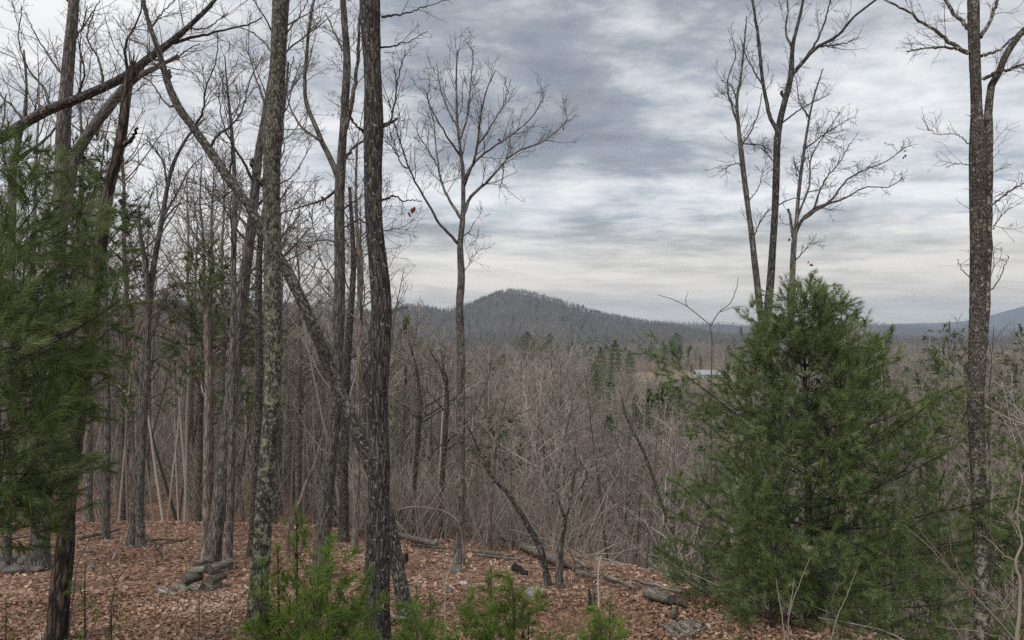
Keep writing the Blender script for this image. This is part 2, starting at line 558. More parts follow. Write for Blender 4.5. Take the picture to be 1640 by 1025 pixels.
M_GROUND, M_HILL = ground_mat(), hill_mat()
M_FIELD = plain('dry_pasture', (0.20, 0.14, 0.085), (0.30, 0.235, 0.135), 0.12)
M_ROAD = plain('gravel_track', (0.36, 0.32, 0.27), (0.46, 0.42, 0.36), 1.5)
M_ROCK = plain('grey_fieldstone', (0.07, 0.066, 0.06), (0.20, 0.19, 0.17), 7, 0.9, 0.7)
M_PALEROCK = plain('pale_stone', (0.36, 0.35, 0.34), (0.58, 0.57, 0.55), 6, 0.9, 0.5)
M_ROOF = plain('metal_roof', (0.27, 0.29, 0.31), (0.36, 0.38, 0.40), 3, 0.6, 0.05)
M_SIDING = plain('white_siding', (0.42, 0.42, 0.41), (0.52, 0.52, 0.50), 2, 0.7, 0.05)
M_GLASS = plain('dark_glass', (0.03, 0.035, 0.04), (0.05, 0.055, 0.06), 2, 0.15, 0.0)
M_TYRE = plain('black_rubber', (0.02, 0.02, 0.02), (0.035, 0.035, 0.035), 9, 0.8, 0.1)
M_PAINT = plain('white_car_paint', (0.72, 0.73, 0.74), (0.78, 0.79, 0.80), 2, 0.3, 0.0)


def cut_mat():
    m, nt = new_mat('sawn_wood_end')
    b = nt.n('ShaderNodeAttribute', attribute_name='bco').outputs['Vector']
    wv = nt.n('ShaderNodeTexWave', {'Vector': b, 'Scale': 22.0, 'Distortion': 2.0, 'Detail': 3.0}, wave_type='RINGS', rings_direction='Z').outputs[0]
    n = nt.noise(b, 25, 4, 0.6)
    c = nt.ramp(nt.math('MULTIPLY', wv, n), [(0.05, (0.045, 0.037, 0.032)), (0.45, (0.17, 0.14, 0.115))])
    finish(nt, c, 0.9, n, 0.4, 0.01)
    return m


M_CUT = cut_mat()
m_, nt_ = new_mat('pale_sawn_wood')
n_ = nt_.noise(nt_.n('ShaderNodeAttribute', attribute_name='bco').outputs['Vector'], 30, 4, 0.7)
finish(nt_, nt_.ramp(n_, [(0.35, (0.14, 0.125, 0.105)), (0.65, (0.36, 0.34, 0.30))]), 0.9, n_, 0.4, 0.01)
M_CUTPALE = m_


# ------------------------------------------------------------------ terrain
def terrain():
    ang = np.concatenate([np.linspace(-180, -48, 34)[:-1], np.linspace(-48, 48, 270), np.linspace(48, 180, 34)[1:-1]])
    ang = np.radians(ang)
    for name, r0, r1, n, mat in (('ground', 0.6, 750, 230, M_GROUND), ('hills', 750, 5600, 120, M_HILL)):
        r = np.geomspace(r0, r1, n) if name == 'ground' else np.linspace(r0, r1, n)
        A, Rr = np.meshgrid(ang, r)
        X, Y = Rr * np.sin(A), Rr * np.cos(A)
        V = np.stack([X, Y, H(X, Y)], -1)
        na = len(ang)
        i = np.arange(n - 1)[:, None] * na
        j = np.arange(na)[None]
        j2 = (j + 1) % na
        q = np.stack([i + j, i + j2, i + na + j2, i + na + j], -1).reshape(-1, 4)[:, ::-1]
        mb = MB().add(V.reshape(-1, 3), q)
        if name == 'ground':
            ring = V[0]
            c = ring.mean(0)
            mb.add(np.concatenate([ring, c[None]]), t=[(na, (k + 1) % na, k) for k in range(na)])
        mb.build(name, mat, kind='structure')


terrain()


def patch(name, mat, pts, lift, nx=30, ny=14):
    """a sheet draped on the terrain between two side lines (x0,y0)-(x1,y1) ..."""
    (a, b, c, d) = [np.array(p, float) for p in pts]
    s, t = np.meshgrid(np.linspace(0, 1, nx), np.linspace(0, 1, ny))
    xy = (a * (1 - s[..., None]) + b * s[..., None]) * (1 - t[..., None]) + (d * (1 - s[..., None]) + c * s[..., None]) * t[..., None]
    xy += np.stack([v2(xy[..., 0], xy[..., 1], 0.08), v2(xy[..., 0], xy[..., 1], 0.08, 4)], -1) * 3
    V = np.concatenate([xy, (H(xy[..., 0], xy[..., 1]) + lift)[..., None]], -1).reshape(-1, 3)
    i, j = np.meshgrid(np.arange(ny - 1), np.arange(nx - 1), indexing='ij')
    q = np.stack([i * nx + j, i * nx + j + 1, (i + 1) * nx + j + 1, (i + 1) * nx + j], -1).reshape(-1, 4)
    MB().add(V, q).build(name, mat, kind='structure')


patch('field', M_FIELD, [(56, 345), (125, 345), (158, 470), (70, 470)], 0.25)
patch('road', M_ROAD, [(60, 402), (150, 396), (150, 401), (60, 408)], 0.35, 40, 4)


# ------------------------------------------------------------------ hero trees traced where they stand
def bark_disp(amp, fc, fl, low=0.05):
    def f(b, R):
        n1 = 1 - np.abs(vnoise(b * np.array([fc, fc, fl])))
        n2 = 1 - np.abs(vnoise(b * np.array([fc * 2.1, fc * 2.1, fl * 2.3]) + 7))
        lo = vnoise(b * np.array([4, 4, 1.6]) + 3)
        a = np.minimum(amp, 0.25 * R)[:, :, None] / np.maximum(R, 0.01)[:, :, None]
        return a * ((n1 - 0.7) * 1.0 + (n2 - 0.7) * 0.5) + low * lo
    return f


def line3(pts, d0, d1, m):
    """pixel line with widths -> 3D centre line and radii, depth going from d0 to d1"""
    pts = np.array([p if len(p) == 3 else (*p, np.nan) for p in pts], float)
    ch = np.concatenate([[0], np.cumsum(np.linalg.norm(np.diff(pts[:, :2], axis=0), axis=1))])
    f = ch / ch[-1]
    ds = d0 + (d1 - d0) * f
    w = pts[:, 2]
    ok = ~np.isnan(w)
    w = np.interp(f, f[ok], w[ok])
    P = np.array([at(a, b, dd) for (a, b), dd in zip(pts[:, :2], ds)])
    R = w * ds / F / 2
    C = catmull(np.concatenate([P, R[:, None]], 1), m)
    return C[:, :3], np.maximum(C[:, 3], 0.002)


HERO = []


def hero(label, pts, bark_m, twig_m=M_TWIG, d=None, dd=0.0, limbs=(), auto=0, auto_t=(0.5, 0.98), auto_len=1.6, k=14, fine=False, amp=0.008, fc=22, fl=3.0,
         twig=(2.2, 0.75, 4.0, 0.32, 6.0, 0.16), up=0.05, seed=1, broken=False, cat='tree', name='bare_tree', leaves=(), group=None, twig_t0=0.2, rmin=0.0022, flare=0.35, ws=1.0):
    g = np.random.default_rng(seed * 17 + 3)
    if d is None:
        gp = ground_hit(pts[0][0], pts[0][1])
        d = gp[1]
    rmin = max(rmin, 0.00024 * d)
    P, R = line3(pts, d, d + dd, 40)
    R = R * ws
    gz = float(H(P[0, 0], P[0, 1]))
    low = np.array([P[0, 0], P[0, 1], min(gz, P[0, 2]) - 0.25])
    if P[0, 2] - gz > 0.6:
        n = 8
        s = np.linspace(0, 1, n, endpoint=False)[:, None]
        ext = low * (1 - s) + P[0] * s
        P = np.concatenate([ext, P])
        R = np.concatenate([np.full(n, R[0]) * np.linspace(1.12, 1, n), R])
    else:
        P = np.concatenate([low[None], P])
        R = np.concatenate([[R[0]], R])
    R = R * (1 + flare * np.exp(-np.maximum(P[:, 2] - gz, 0) / 0.16))
    base = np.array([P[0, 0], P[0, 1], gz])
    root = thing(name, label, cat, base, group)
    length = np.linalg.norm(np.diff(P, axis=0), axis=1).sum()
    C = catmull(np.concatenate([P, R[:, None]], 1), int(length / (0.038 if fine else 0.12)) + 8)
    mb = MB()
    add_tubes(mb, C[:, :3], C[:, 3], 34 if fine else k, disp=bark_disp(amp, fc, fl, 0.085), seed=seed, cap=broken)
    if broken:      # splintered top
        top, rt = C[-1, :3], C[-1, 3]
        n = 9
        a = g.uniform(0, 6.28, n)
        st = top + np.stack([np.cos(a), np.sin(a), -0.3 + 0 * a], -1) * rt * 0.7
        d_ = unit(np.stack([0.15 * np.cos(a), 0.15 * np.sin(a), 1 + 0 * a], -1))
        SP, SR = walk(st, d_, g.uniform(0.05, 0.22, n), np.full(n, rt * 0.35), 0.003, 4, 0.1, 0, g)
        add_tubes(mb, SP, SR, 4)
    mb.build('trunk', bark_m, root)
    LP, LR = [], []
    trunk24 = catmull(np.concatenate([P, R[:, None]], 1), 60)
    for lm in limbs:
        lp, w0, w1 = lm[0], lm[1], lm[2]
        ldd = lm[3] if len(lm) > 3 else g.uniform(-0.8, 0.8)
        # start depth: nearest trunk row to the limb's first pixel
        cand = trunk24[:, :3]
        pr = np.stack([CX + F * cand[:, 0] / cand[:, 1], HOR - F * (cand[:, 2] - CZ) / cand[:, 1]], -1)
        d0 = cand[np.argmin(np.linalg.norm(pr - np.array(lp[0][:2]), axis=1)), 1]
        w0 = w0 * (0.35 + 0.65 * ws)
        pp = [(a, b, w1 + (w0 - w1) * (1 - i / (len(lp) - 1)) ** 1.5) for i, (a, b) in enumerate(lp)]
        p3, r3 = line3(pp, d0, d0 + ldd, 24)
        p3[1:-1] += g.normal(0, 0.006, p3[1:-1].shape)
        LP.append(p3)
        LR.append(r3)
    if auto:
        n = auto
        T = trunk24[None, :, :3], trunk24[None, :, 3]
        t = np.sort(g.uniform(auto_t[0], auto_t[1], n))
        pos, tan, r = sample(T[0], T[1], np.zeros(n, int), t)
        az = np.arange(n) * 2.4 + g.uniform(0, 1, n)
        perp = np.stack([np.cos(az), np.sin(az), 0 * az], -1)
        perp = unit(perp - (perp * tan).sum(1, keepdims=True) * tan)
        an = np.radians(g.normal(48, 10, n))[:, None]
        L = auto_len * g.uniform(0.6, 1.25, n) * (1.15 - 0.6 * (t - auto_t[0]) / (auto_t[1] - auto_t[0]))
        r0 = np.clip(np.minimum(r * 0.55, L * 0.012), 0.004, None)
        AP, AR = walk(pos, np.cos(an) * tan + np.sin(an) * perp, L, r0, 0.003, 24, 0.075, up * 0.5, g)
        LP += list(AP)
        LR += list(AR)
    if LP:
        LPs, LRs = np.array(LP), np.array(LR)
        for i in range(len(LPs)):
            add_tubes(MB(), LPs[i], LRs[i], 7, seed=i).build('limb', bark_m, root)
        # the trunk's own thin top bears twigs too
        ext = None
        if not broken:
            top = trunk24[int(60 * 0.72):]
            top = catmull(top, 24)
            LPs = np.concatenate([LPs, top[None, :, :3]])
            LRs = np.concatenate([LRs, top[None, :, 3]])
        tm = MB()
        P2, R2 = grow(LPs, LRs, twig[0] * 2.2, twig[1] * 1.15, (44, 12), 7, 0.13, up, g, twig_t0, 1.0, rmin * 1.3)
        add_tubes(tm, P2, R2, 4, tint=g.uniform(0, 1, len(P2)))
        P3, R3 = grow(P2, R2, twig[2] * 2.0, twig[3] * 1.15, (45, 14), 5, 0.17, up, g, 0.15, 1.0, rmin)
        if len(P3):
            add_tubes(tm, P3, R3, 3, tint=g.uniform(0, 1, len(P3)))
            P4, R4 = grow(P3, R3, twig[4] * 1.9, twig[5] * 1.1, (42, 16), 3, 0.2, up, g, 0.2, 1.0, rmin)
            if len(P4):
                add_tubes(tm, P4, R4, 3, tint=g.uniform(0, 1, len(P4)))
        P5, R5 = grow(LPs, LRs, twig[2] * 1.0, twig[3] * 0.8, (55, 14), 5, 0.18, up, g, 0.3, 1.0, rmin)
        if len(P5):
            add_tubes(tm, P5, R5, 3, tint=g.uniform(0, 1, len(P5)))
        tm.build('twigs', twig_m, root, kind='stuff')
    for (a, b, n) in leaves:
        lm = MB()
        for _ in range(n):
            c = at(a + g.normal(0, 3), b + g.normal(0, 5), d)
            leaf_faces(lm, c[None], g, 0.05, hang=True)
        lm.build('dead_leaf', M_DEADLEAF, root, smooth=False, kind='stuff')
    HERO.append((root, base))
    return root


def leaf_faces(mb, C, g, size, hang=False, tilt=0.45, tint=None):
    """curled oak-like leaves: a lobed outline folded along the midrib"""
    n = len(C)
    az = g.uniform(0, 6.283, n)
    f = np.stack([np.cos(az), np.sin(az), g.normal(0, tilt, n)], -1)
    if hang:
        f = np.stack([0.4 * np.cos(az), 0.4 * np.sin(az), -np.ones(n)], -1)
    f = unit(f)
    upv = unit(np.stack([g.normal(0, tilt, n), g.normal(0, tilt, n), np.ones(n)], -1)) if not hang else unit(g.normal(0, 1, (n, 3)))
    s = unit(np.cross(f, upv))
    u = np.cross(s, f)
    L = (size * g.uniform(0.45, 1.5, n))[:, None]
    cu = g.uniform(-0.05, 0.35, n)[:, None]
    w = g.uniform(0.26, 0.36, n)[:, None]
    mid = [C - f * L * 0.5, C + f * L * 0.5 + u * L * cu * g.uniform(-0.5, 1, (n, 1))]
    sl = [C - f * L * 0.15 + s * L * w + u * L * cu, C + f * L * 0.25 + s * L * w * 0.9 + u * L * cu]
    sr = [C - f * L * 0.15 - s * L * w + u * L * cu, C + f * L * 0.25 - s * L * w * 0.9 + u * L * cu]
    V = np.stack([mid[0], mid[1], sl[0], sl[1], sr[0], sr[1]], 1)
    o = (np.arange(n) * 6)[:, None, None]
    t = np.array([(0, 1, 2), (2, 1, 3), (0, 4, 1), (4, 5, 1)])[None] + o
    c = np.repeat(g.beta(2, 2.2, n) if tint is None else np.clip(tint, 0, 1), 6)
    mb.add(V.reshape(-1, 3), t=t.reshape(-1, 3), c=c)


# 1 main dark trunk
hero('thick dark oak trunk with ridged black bark, widest of the trunks left of the hill',
     [(603, 1040, 47), (604, 950, 45), (606, 850, 41), (608, 760, 38), (607, 690, 35), (605, 640, 38), (605, 590, 43), (608, 545, 42), (611, 500, 38), (608, 440, 35), (602, 390, 33),
      (598, 330, 32), (597, 260, 32), (598, 205, 35), (597, 130, 31), (594, 60, 34), (592, 0, 37), (590, -90, 33), (585, -330, 25), (580, -560, 12)],
     M_DARK, d=8.3, fine=True, amp=0.011, fc=26, fl=3.2, seed=1, ws=0.88, flare=0.2,
     limbs=[([(612, 204), (624, 198), (631, 170), (636, 140), (642, 110), (650, 80)], 5, 1.5, 0.5), ([(612, 200), (625, 196), (637, 189)], 5, 3, 0.2),
            ([(608, 321), (622, 318), (633, 313), (645, 322), (660, 320), (676, 323)], 5, 1.5, 0.3), ([(585, 212), (575, 205), (563, 190), (558, 172)], 6, 2, -0.2),
            ([(612, 27), (630, 24), (655, 20), (684, 10), (716, 0)], 5, 1.2, 0.6), ([(610, 76), (632, 73), (655, 66), (685, 50)], 4, 1.2, 0.4),
            ([(612, -30), (640, -35), (680, -60), (720, -70)], 6, 1.5, 0.5), ([(575, -60), (540, -110), (500, -180)], 9, 3, -0.4)],
     twig=(4.5, 0.42, 6, 0.2, 6, 0.1), leaves=[(660, 342, 5)])
# 2 lichen trunk
hero('tall straight trunk blotched with pale green lichen, left of the thick dark oak',
     [(411, 1002, 33), (416, 930, 33), (421, 850, 31), (427, 760, 30), (433, 680, 29), (437, 600, 28), (438, 520, 29), (436, 440, 29), (435, 380, 27), (435, 300, 28), (436, 245, 30),
      (438, 207, 36), (440, 182, 28), (444, 120, 27), (447, 60, 27), (450, 0, 28), (454, -100, 26), (460, -350, 16), (465, -520, 8)],
     M_LICHEN, fine=True, amp=0.008, fc=30, fl=9, seed=2, ws=0.93, flare=0.15,
     limbs=[([(428, 302), (414, 286), (405, 268), (403, 254)], 12, 6, -0.2), ([(436, 330), (450, 318), (462, 300)], 4, 2, 0.3), ([(445, 100), (425, 70), (400, 50), (370, 40)], 5, 1.5, 0.6),
            ([(450, -20), (480, -60), (520, -90)], 7, 2, 0.5), ([(447, 60), (470, 40), (500, -10)], 4, 1.5, -0.5)],
     twig=(3.0, 0.5, 5, 0.25, 5, 0.14), twig_t0=0.5)
# 3 leaning tree
hero('dark tree leaning far left, from behind the thick dark oak across the lichen trunk',
     [(653, 1000, 27), (641, 935, 26), (630, 875, 25), (617, 815, 25), (600, 762, 25), (582, 717, 24), (561, 667, 23), (544, 628, 22), (525, 580, 22), (505, 530, 21), (482, 480, 20), (460, 436, 20),
      (440, 402, 18), (415, 357, 18), (395, 325, 17), (365, 285, 17), (335, 240, 16), (310, 205, 15), (285, 170, 15), (268, 130, 13), (256, 88, 10), (241, 45, 8), (229, 0, 7), (220, -60, 5), (212, -120, 3)],
     M_LEAN, dd=1.6, fine=True, amp=0.006, fc=34, fl=6, seed=3, ws=0.86,
     limbs=[([(268, 130), (272, 122), (271, 112)], 9, 4, 0.1), ([(335, 240), (350, 215), (372, 200), (390, 170), (400, 130), (420, 90)], 6, 1.5, 0.8), ([(310, 205), (325, 180), (330, 140), (345, 100), (350, 50)], 5, 1.5, -0.6),
            ([(365, 285), (372, 250), (368, 215), (360, 170)], 5, 1.2, -0.5), ([(262, 110), (245, 100), (235, 75), (205, 60), (180, 25)], 5, 1.2, 0.4), ([(285, 170), (265, 165), (240, 130), (205, 118)], 5, 1.5, 0.7),
            ([(241, 45), (260, 20), (290, -10)], 4, 1.2, 0.3), ([(395, 325), (380, 300), (350, 320), (310, 330)], 4, 1.2, 0.5)],
     twig=(3.0, 0.6, 4.5, 0.28, 5, 0.15))
# 4 dark tree at the log pile
hero('dark scaly trunk rising behind the cut log pile, slightly leaning right',
     [(338, 908, 28), (345, 850, 27), (353, 790, 26), (362, 710, 25), (370, 640, 24), (378, 570, 22), (386, 500, 21), (394, 430, 20), (402, 370, 18), (408, 310, 17), (414, 250, 15), (424, 190, 13),
      (434, 130, 11), (444, 60, 9), (452, -20, 7), (458, -120, 4)],
     M_GREY, amp=0.008, fc=26, fl=4, seed=4, fine=True, ws=0.88, auto=7, auto_t=(0.62, 0.97), auto_len=2.2,
     limbs=[([(402, 372), (385, 350), (360, 330), (330, 300), (300, 290)], 7, 1.5, 0.8), ([(410, 300), (390, 260), (372, 230), (355, 190), (350, 140)], 6, 1.5, -0.9),
            ([(405, 340), (440, 300), (470, 280), (500, 230)], 5, 1.2, 0.8)], twig=(2.2, 0.75, 4, 0.34, 5, 0.18))
hero('barkless pinkish dead stem standing against the dark scaly trunk',
     [(329, 902, 13), (331, 800, 12), (332, 700, 12), (334, 600, 11), (331, 540, 9), (330, 503, 6)], M_PALE, seed=5, broken=True, cat='dead tree', name='dead_snag', amp=0.006,
     limbs=[([(333, 640), (325, 628), (322, 610)], 4, 2)], twig=(0.5, 0.2, 0, 0.1, 0, 0.1))
# 5 forked tree
hero('grey fork topped tree with a split base just left of the thick dark oak',
     [(511, 925, 31), (517, 860, 30), (524, 780, 28), (532, 700, 26), (538, 640, 24), (541, 560, 22), (544, 480, 21), (544, 400, 20), (543, 330, 20), (545, 283, 20), (549, 220, 16), (553, 160, 15), (556, 100, 14),
      (552, 40, 12), (548, -30, 10), (545, -150, 6)],
     M_GREY, fine=True, amp=0.007, fc=26, fl=4, seed=6, ws=0.82,
     limbs=[([(543, 288), (530, 257), (515, 226), (500, 187), (490, 160), (489, 110), (495, 50), (502, 0), (508, -60)], 12, 4, 0.9), ([(550, 218), (562, 172), (572, 112), (576, 42), (582, -40)], 11, 4, -0.7),
            ([(547, 268), (558, 246), (572, 232), (590, 222)], 8, 3, 0.6), ([(540, 303), (520, 318), (500, 326), (470, 335), (448, 344)], 6, 2, 0.6), ([(544, 345), (556, 330), (575, 318), (600, 300)], 5, 1.5, 0.8),
            ([(545, 480), (530, 440), (515, 420), (500, 350), (505, 320)], 4, 1.5, 1.0), ([(543, 390), (520, 385), (490, 388), (455, 392)], 4, 1.2, -0.7), ([(545, 370), (575, 352), (610, 370), (650, 362)], 4, 1.2, 0.7),
            ([(556, 100), (540, 60), (520, 20)], 5, 2, 0.5), ([(515, 226), (480, 200), (460, 150), (470, 90)], 6, 1.5, 0.6)],
     twig=(3.0, 0.75, 4.2, 0.34, 5.5, 0.18), leaves=[(513, 320, 5), (491, 396, 6)])
# 6 centre tree with the rounded crown
hero('slender tree with a fan shaped leafless crown standing before the hill',
     [(735, 906, 25), (737, 800, 23), (738, 700, 22), (738, 600, 21), (738, 545, 20), (736, 490, 18), (739, 445, 18), (737, 400, 15), (739, 370, 13), (742, 340, 12), (742, 300, 10), (741, 270, 9), (736, 230, 7),
      (732, 190, 6), (731, 150, 5), (731, 110, 4), (733, 80, 2.5)],
     M_GREY, fine=True, amp=0.008, fc=26, fl=5, seed=7,
     limbs=[([(737, 393), (720, 375), (702, 355), (685, 325), (670, 300), (656, 270), (645, 240), (637, 215), (630, 195)], 7, 2, -0.9),
            ([(740, 352), (722, 325), (708, 295), (703, 270), (699, 240), (695, 200), (690, 175)], 7, 1.5, 0.9),
            ([(743, 342), (752, 318), (768, 302), (786, 285), (806, 262), (832, 240), (862, 231), (890, 212), (910, 190)], 8, 1.5, 0.7),
            ([(742, 300), (755, 270), (764, 235), (768, 200), (775, 160), (785, 130), (794, 112)], 7, 1.5, -0.8),
            ([(743, 285), (765, 255), (790, 236), (820, 215), (850, 190), (868, 160)], 6, 1.5, -0.5), ([(738, 250), (720, 225), (705, 200), (690, 172), (683, 150)], 5, 1.5, -0.6),
            ([(733, 205), (715, 170), (703, 130), (700, 100)], 4, 1.2, 0.5), ([(735, 225), (748, 190), (752, 150), (757, 105), (757, 80)], 5, 1.2, 0.4), ([(764, 235), (785, 205), (805, 170), (815, 145)], 4, 1.2, 0.6),
            ([(703, 270), (685, 240), (670, 215), (668, 195)], 4, 1.2, 0.4), ([(656, 270), (645, 265), (632, 240), (618, 225)], 4, 1.2, -0.5), ([(806, 262), (805, 285), (800, 300)], 3, 1.2, 0.2),
            ([(739, 380), (750, 372), (760, 355)], 3, 1, 0.2), ([(738, 440), (750, 425), (757, 405)], 2.5, 1, 0.2)],
     twig=(3.2, 0.7, 4.6, 0.36, 4.8, 0.19), up=0.09, ws=0.66, leaves=[(798, 228, 4), (903, 208, 3)])
# left group
hero('heavy dark leaning tree slanting in from the left edge across the upper left sky',
     [(-170, 960, 34), (-135, 620, 32), (-100, 350, 28), (-40, 250, 25), (0, 222, 24), (40, 197, 22), (80, 175, 22), (120, 160, 20), (165, 140, 18), (205, 120, 18), (240, 92, 16), (270, 70, 14), (300, 45, 11), (325, 20, 9),
      (345, 0, 8), (372, -40, 5)], M_LEAN, d=12, dd=-0.5, seed=8, k=20, amp=0.006, ws=0.72,
     limbs=[([(262, 74), (300, 62), (350, 50), (400, 38), (420, 28)], 8, 2, 0.4), ([(205, 120), (200, 80), (210, 50), (225, 20), (228, -20)], 7, 2, -0.5), ([(165, 140), (160, 100), (140, 60), (150, 20)], 6, 2, 0.5),
            ([(120, 160), (135, 120), (128, 70), (140, 10)], 5, 1.5, -0.6), ([(80, 175), (70, 140), (45, 110), (30, 60), (35, 10)], 6, 1.5, 0.6), ([(40, 197), (20, 170), (0, 150), (-10, 100)], 6, 2, 0.4),
            ([(240, 92), (270, 100), (300, 80), (320, 70)], 5, 1.5, 0.4), ([(300, 45), (330, 45), (365, 20)], 4, 1.5, -0.4)], twig=(2.6, 0.7, 4.5, 0.3, 5, 0.16), twig_t0=0.1)
hero('straight grey trunk rising through the left pine, with a rounded stone pile at its foot',
     [(60, 912, 30), (66, 840, 28), (72, 760, 27), (80, 660, 26), (86, 560, 26), (91, 470, 24), (95, 380, 22), (97, 320, 20), (99, 250, 20), (103, 180, 20), (107, 130, 18), (111, 80, 17), (117, 20, 16), (122, -60, 15),
      (130, -260, 9)], M_GREY, seed=9, fine=True, amp=0.005, fc=24, fl=5,
     limbs=[([(108, 130), (85, 100), (60, 60), (40, 20)], 5, 1.5, 0.6), ([(112, 75), (135, 40), (160, 0)], 5, 1.5, 0.6), ([(103, 180), (130, 160), (160, 160)], 4, 1.5, -0.5), ([(118, 10), (90, -20), (60, -60)], 6, 2, 0.4)],
     twig=(2.4, 0.7, 4, 0.3, 5, 0.16))
hero('leaning dead snag with flaking brown bark and a broken top beside the left pine',
     [(91, 1032, 29), (95, 960, 29), (103, 890, 27), (107, 820, 24), (114, 750, 24), (121, 690, 25), (129, 630, 22), (140, 550, 21), (150, 470, 21), (157, 410, 20), (166, 350, 20), (178, 290, 17), (190, 240, 16),
      (197, 200, 14), (203, 150, 13), (208, 122, 13), (212, 104, 8)], M_SNAG, d=8.2, fine=True, amp=0.016, fc=20, fl=2.4, seed=10, broken=True, cat='dead tree', name='dead_snag',
     limbs=[([(196, 232), (208, 226), (215, 216), (219, 204)], 9, 4, -0.1), ([(205, 135), (216, 126), (218, 112)], 10, 6, 0.1), ([(126, 660), (132, 648), (131, 630)], 5, 3, -0.1)], twig=(0.3, 0.2, 0, 0.1, 0, 0.1))
hero('grey tree leaning right behind the straight grey trunk on the left',
     [(66, 890, 20), (76, 680, 19), (90, 450, 18), (104, 330, 18), (120, 255, 17), (150, 203, 16), (195, 146, 14), (225, 120, 10), (255, 106, 7), (285, 88, 4)], M_GREY, seed=11, d=15.5, auto=6, auto_t=(0.6, 0.97), auto_len=2.0,
     twig=(2.2, 0.7, 4, 0.3, 5, 0.16))
hero('forked mossy grey trunk half hidden by the left pine at the left edge',
     [(10, 880, 15), (13, 700, 14), (16, 500, 13), (18, 400, 12), (20, 300, 12), (23, 260, 10), (32, 215, 7), (40, 180, 6), (42, 130, 4), (38, 80, 3)], M_GREY, seed=12, d=14, 
     limbs=[([(22, 262), (45, 243), (70, 226), (95, 200), (120, 185)], 8, 2, 0.6), ([(20, 290), (8, 262), (3, 220), (10, 150)], 6, 2, 0.5), ([(32, 215), (55, 180), (60, 140)], 4, 1.5, -0.5)], twig=(2.5, 0.7, 4, 0.3, 5, 0.16))
for i, (lab, pts, lm) in enumerate([
    ('taller of two slender grey trees close together at the left crest, top forking',
     [(211, 874, 20), (219, 780, 17), (225, 680, 16), (231, 580, 14), (240, 480, 13), (247, 420, 12), (258, 360, 10), (268, 300, 9), (276, 268, 8), (288, 240, 6), (305, 213, 5), (328, 190, 3)],
     [([(262, 345), (280, 315), (303, 272), (325, 250)], 6, 1.5), ([(240, 455), (232, 400), (217, 355), (205, 328), (190, 310)], 4, 1.2), ([(268, 300), (262, 265), (250, 240), (235, 225)], 5, 1.2), ([(258, 360), (290, 325), (340, 330)], 4, 1.2)]),
    ('shorter of two slender grey trees standing close together at the left crest',
     [(226, 876, 18), (224, 800, 16), (229, 700, 14), (235, 600, 13), (238, 520, 11), (234, 440, 9), (225, 380, 7), (222, 330, 5)], [([(236, 560), (250, 520), (262, 480)], 5, 1.5), ([(236, 480), (215, 450), (200, 400)], 5, 1.2)])]):
    hero(lab, pts, M_GREY, seed=13 + i, ws=0.75, limbs=lm, twig=(2.2, 0.8, 3.6, 0.36, 4, 0.2), auto=4, auto_len=1.6)
hero('thin straight grey trunk with patchy bark just right of the dark scaly trunk',
     [(365, 914, 16), (368, 840, 15), (370, 760, 14), (372, 680, 13), (372, 600, 12), (374, 500, 12), (374, 420, 11), (376, 340, 9), (375, 270, 8), (370, 200, 6), (364, 140, 4), (360, 90, 2.5)],
     M_GREY, seed=16, ws=0.82, auto=9, auto_t=(0.55, 0.97), auto_len=1.8)
hero('dark trunk standing just behind the lichen trunk on its left',
     [(404, 890, 18), (409, 800, 17), (413, 700, 16), (415, 600, 15), (414, 500, 14), (416, 400, 12), (425, 330, 10), (440, 250, 8), (455, 170, 6), (462, 100, 4)], M_LEAN, seed=17, ws=0.82, auto=9, auto_t=(0.5, 0.97), auto_len=2.3)
hero('thin pale trunk at the clearing edge between split based tree and thick dark oak',
     [(568, 884, 11), (571, 780, 10), (574, 660, 9), (576, 540, 9), (575, 430, 7), (570, 320, 5), (572, 230, 3)], M_PALE, seed=18, auto=8, auto_t=(0.45, 0.97), auto_len=1.7)
hero('dark trunk at the back edge of the clearing, left of the thin pale trunk',
     [(550, 868, 16), (551, 760, 14), (553, 640, 13), (560, 520, 11), (566, 420, 8), (560, 300, 5)], M_LEAN, seed=19, auto=8, auto_t=(0.5, 0.97), auto_len=1.8)
# right: three stems behind the big pine
hero('leftmost and thinnest of the three bare stems rising behind the big pine',
     [(1238, 900, 17), (1232, 700, 17), (1226, 580, 16), (1219, 510, 16), (1211, 440, 14), (1203, 370, 13), (1195, 310, 12), (1188, 250, 11), (1183, 205, 9), (1180, 160, 7), (1187, 120, 5), (1192, 70, 4), (1196, 25, 2.5)],
     M_GREY, d=14.5, seed=21, ws=0.68, limbs=[([(1182, 200), (1172, 170), (1165, 130), (1178, 90), (1172, 60)], 5, 1.5, 0.5), ([(1186, 235), (1200, 215), (1215, 180), (1220, 150)], 4, 1.5, -0.5), ([(1180, 160), (1172, 140), (1155, 128)], 4, 1.2, 0.3),
     ([(1205, 385), (1220, 350), (1232, 335)], 3, 1.2, 0.4), ([(1197, 325), (1215, 300), (1222, 270)], 3, 1.2, 0.4), ([(1190, 268), (1178, 262), (1150, 275)], 3, 1.2, 0.3), ([(1186, 230), (1215, 232), (1235, 240)], 3, 1, 0.5)],
     twig=(2.6, 0.5, 5, 0.25, 5, 0.14), up=0.09)
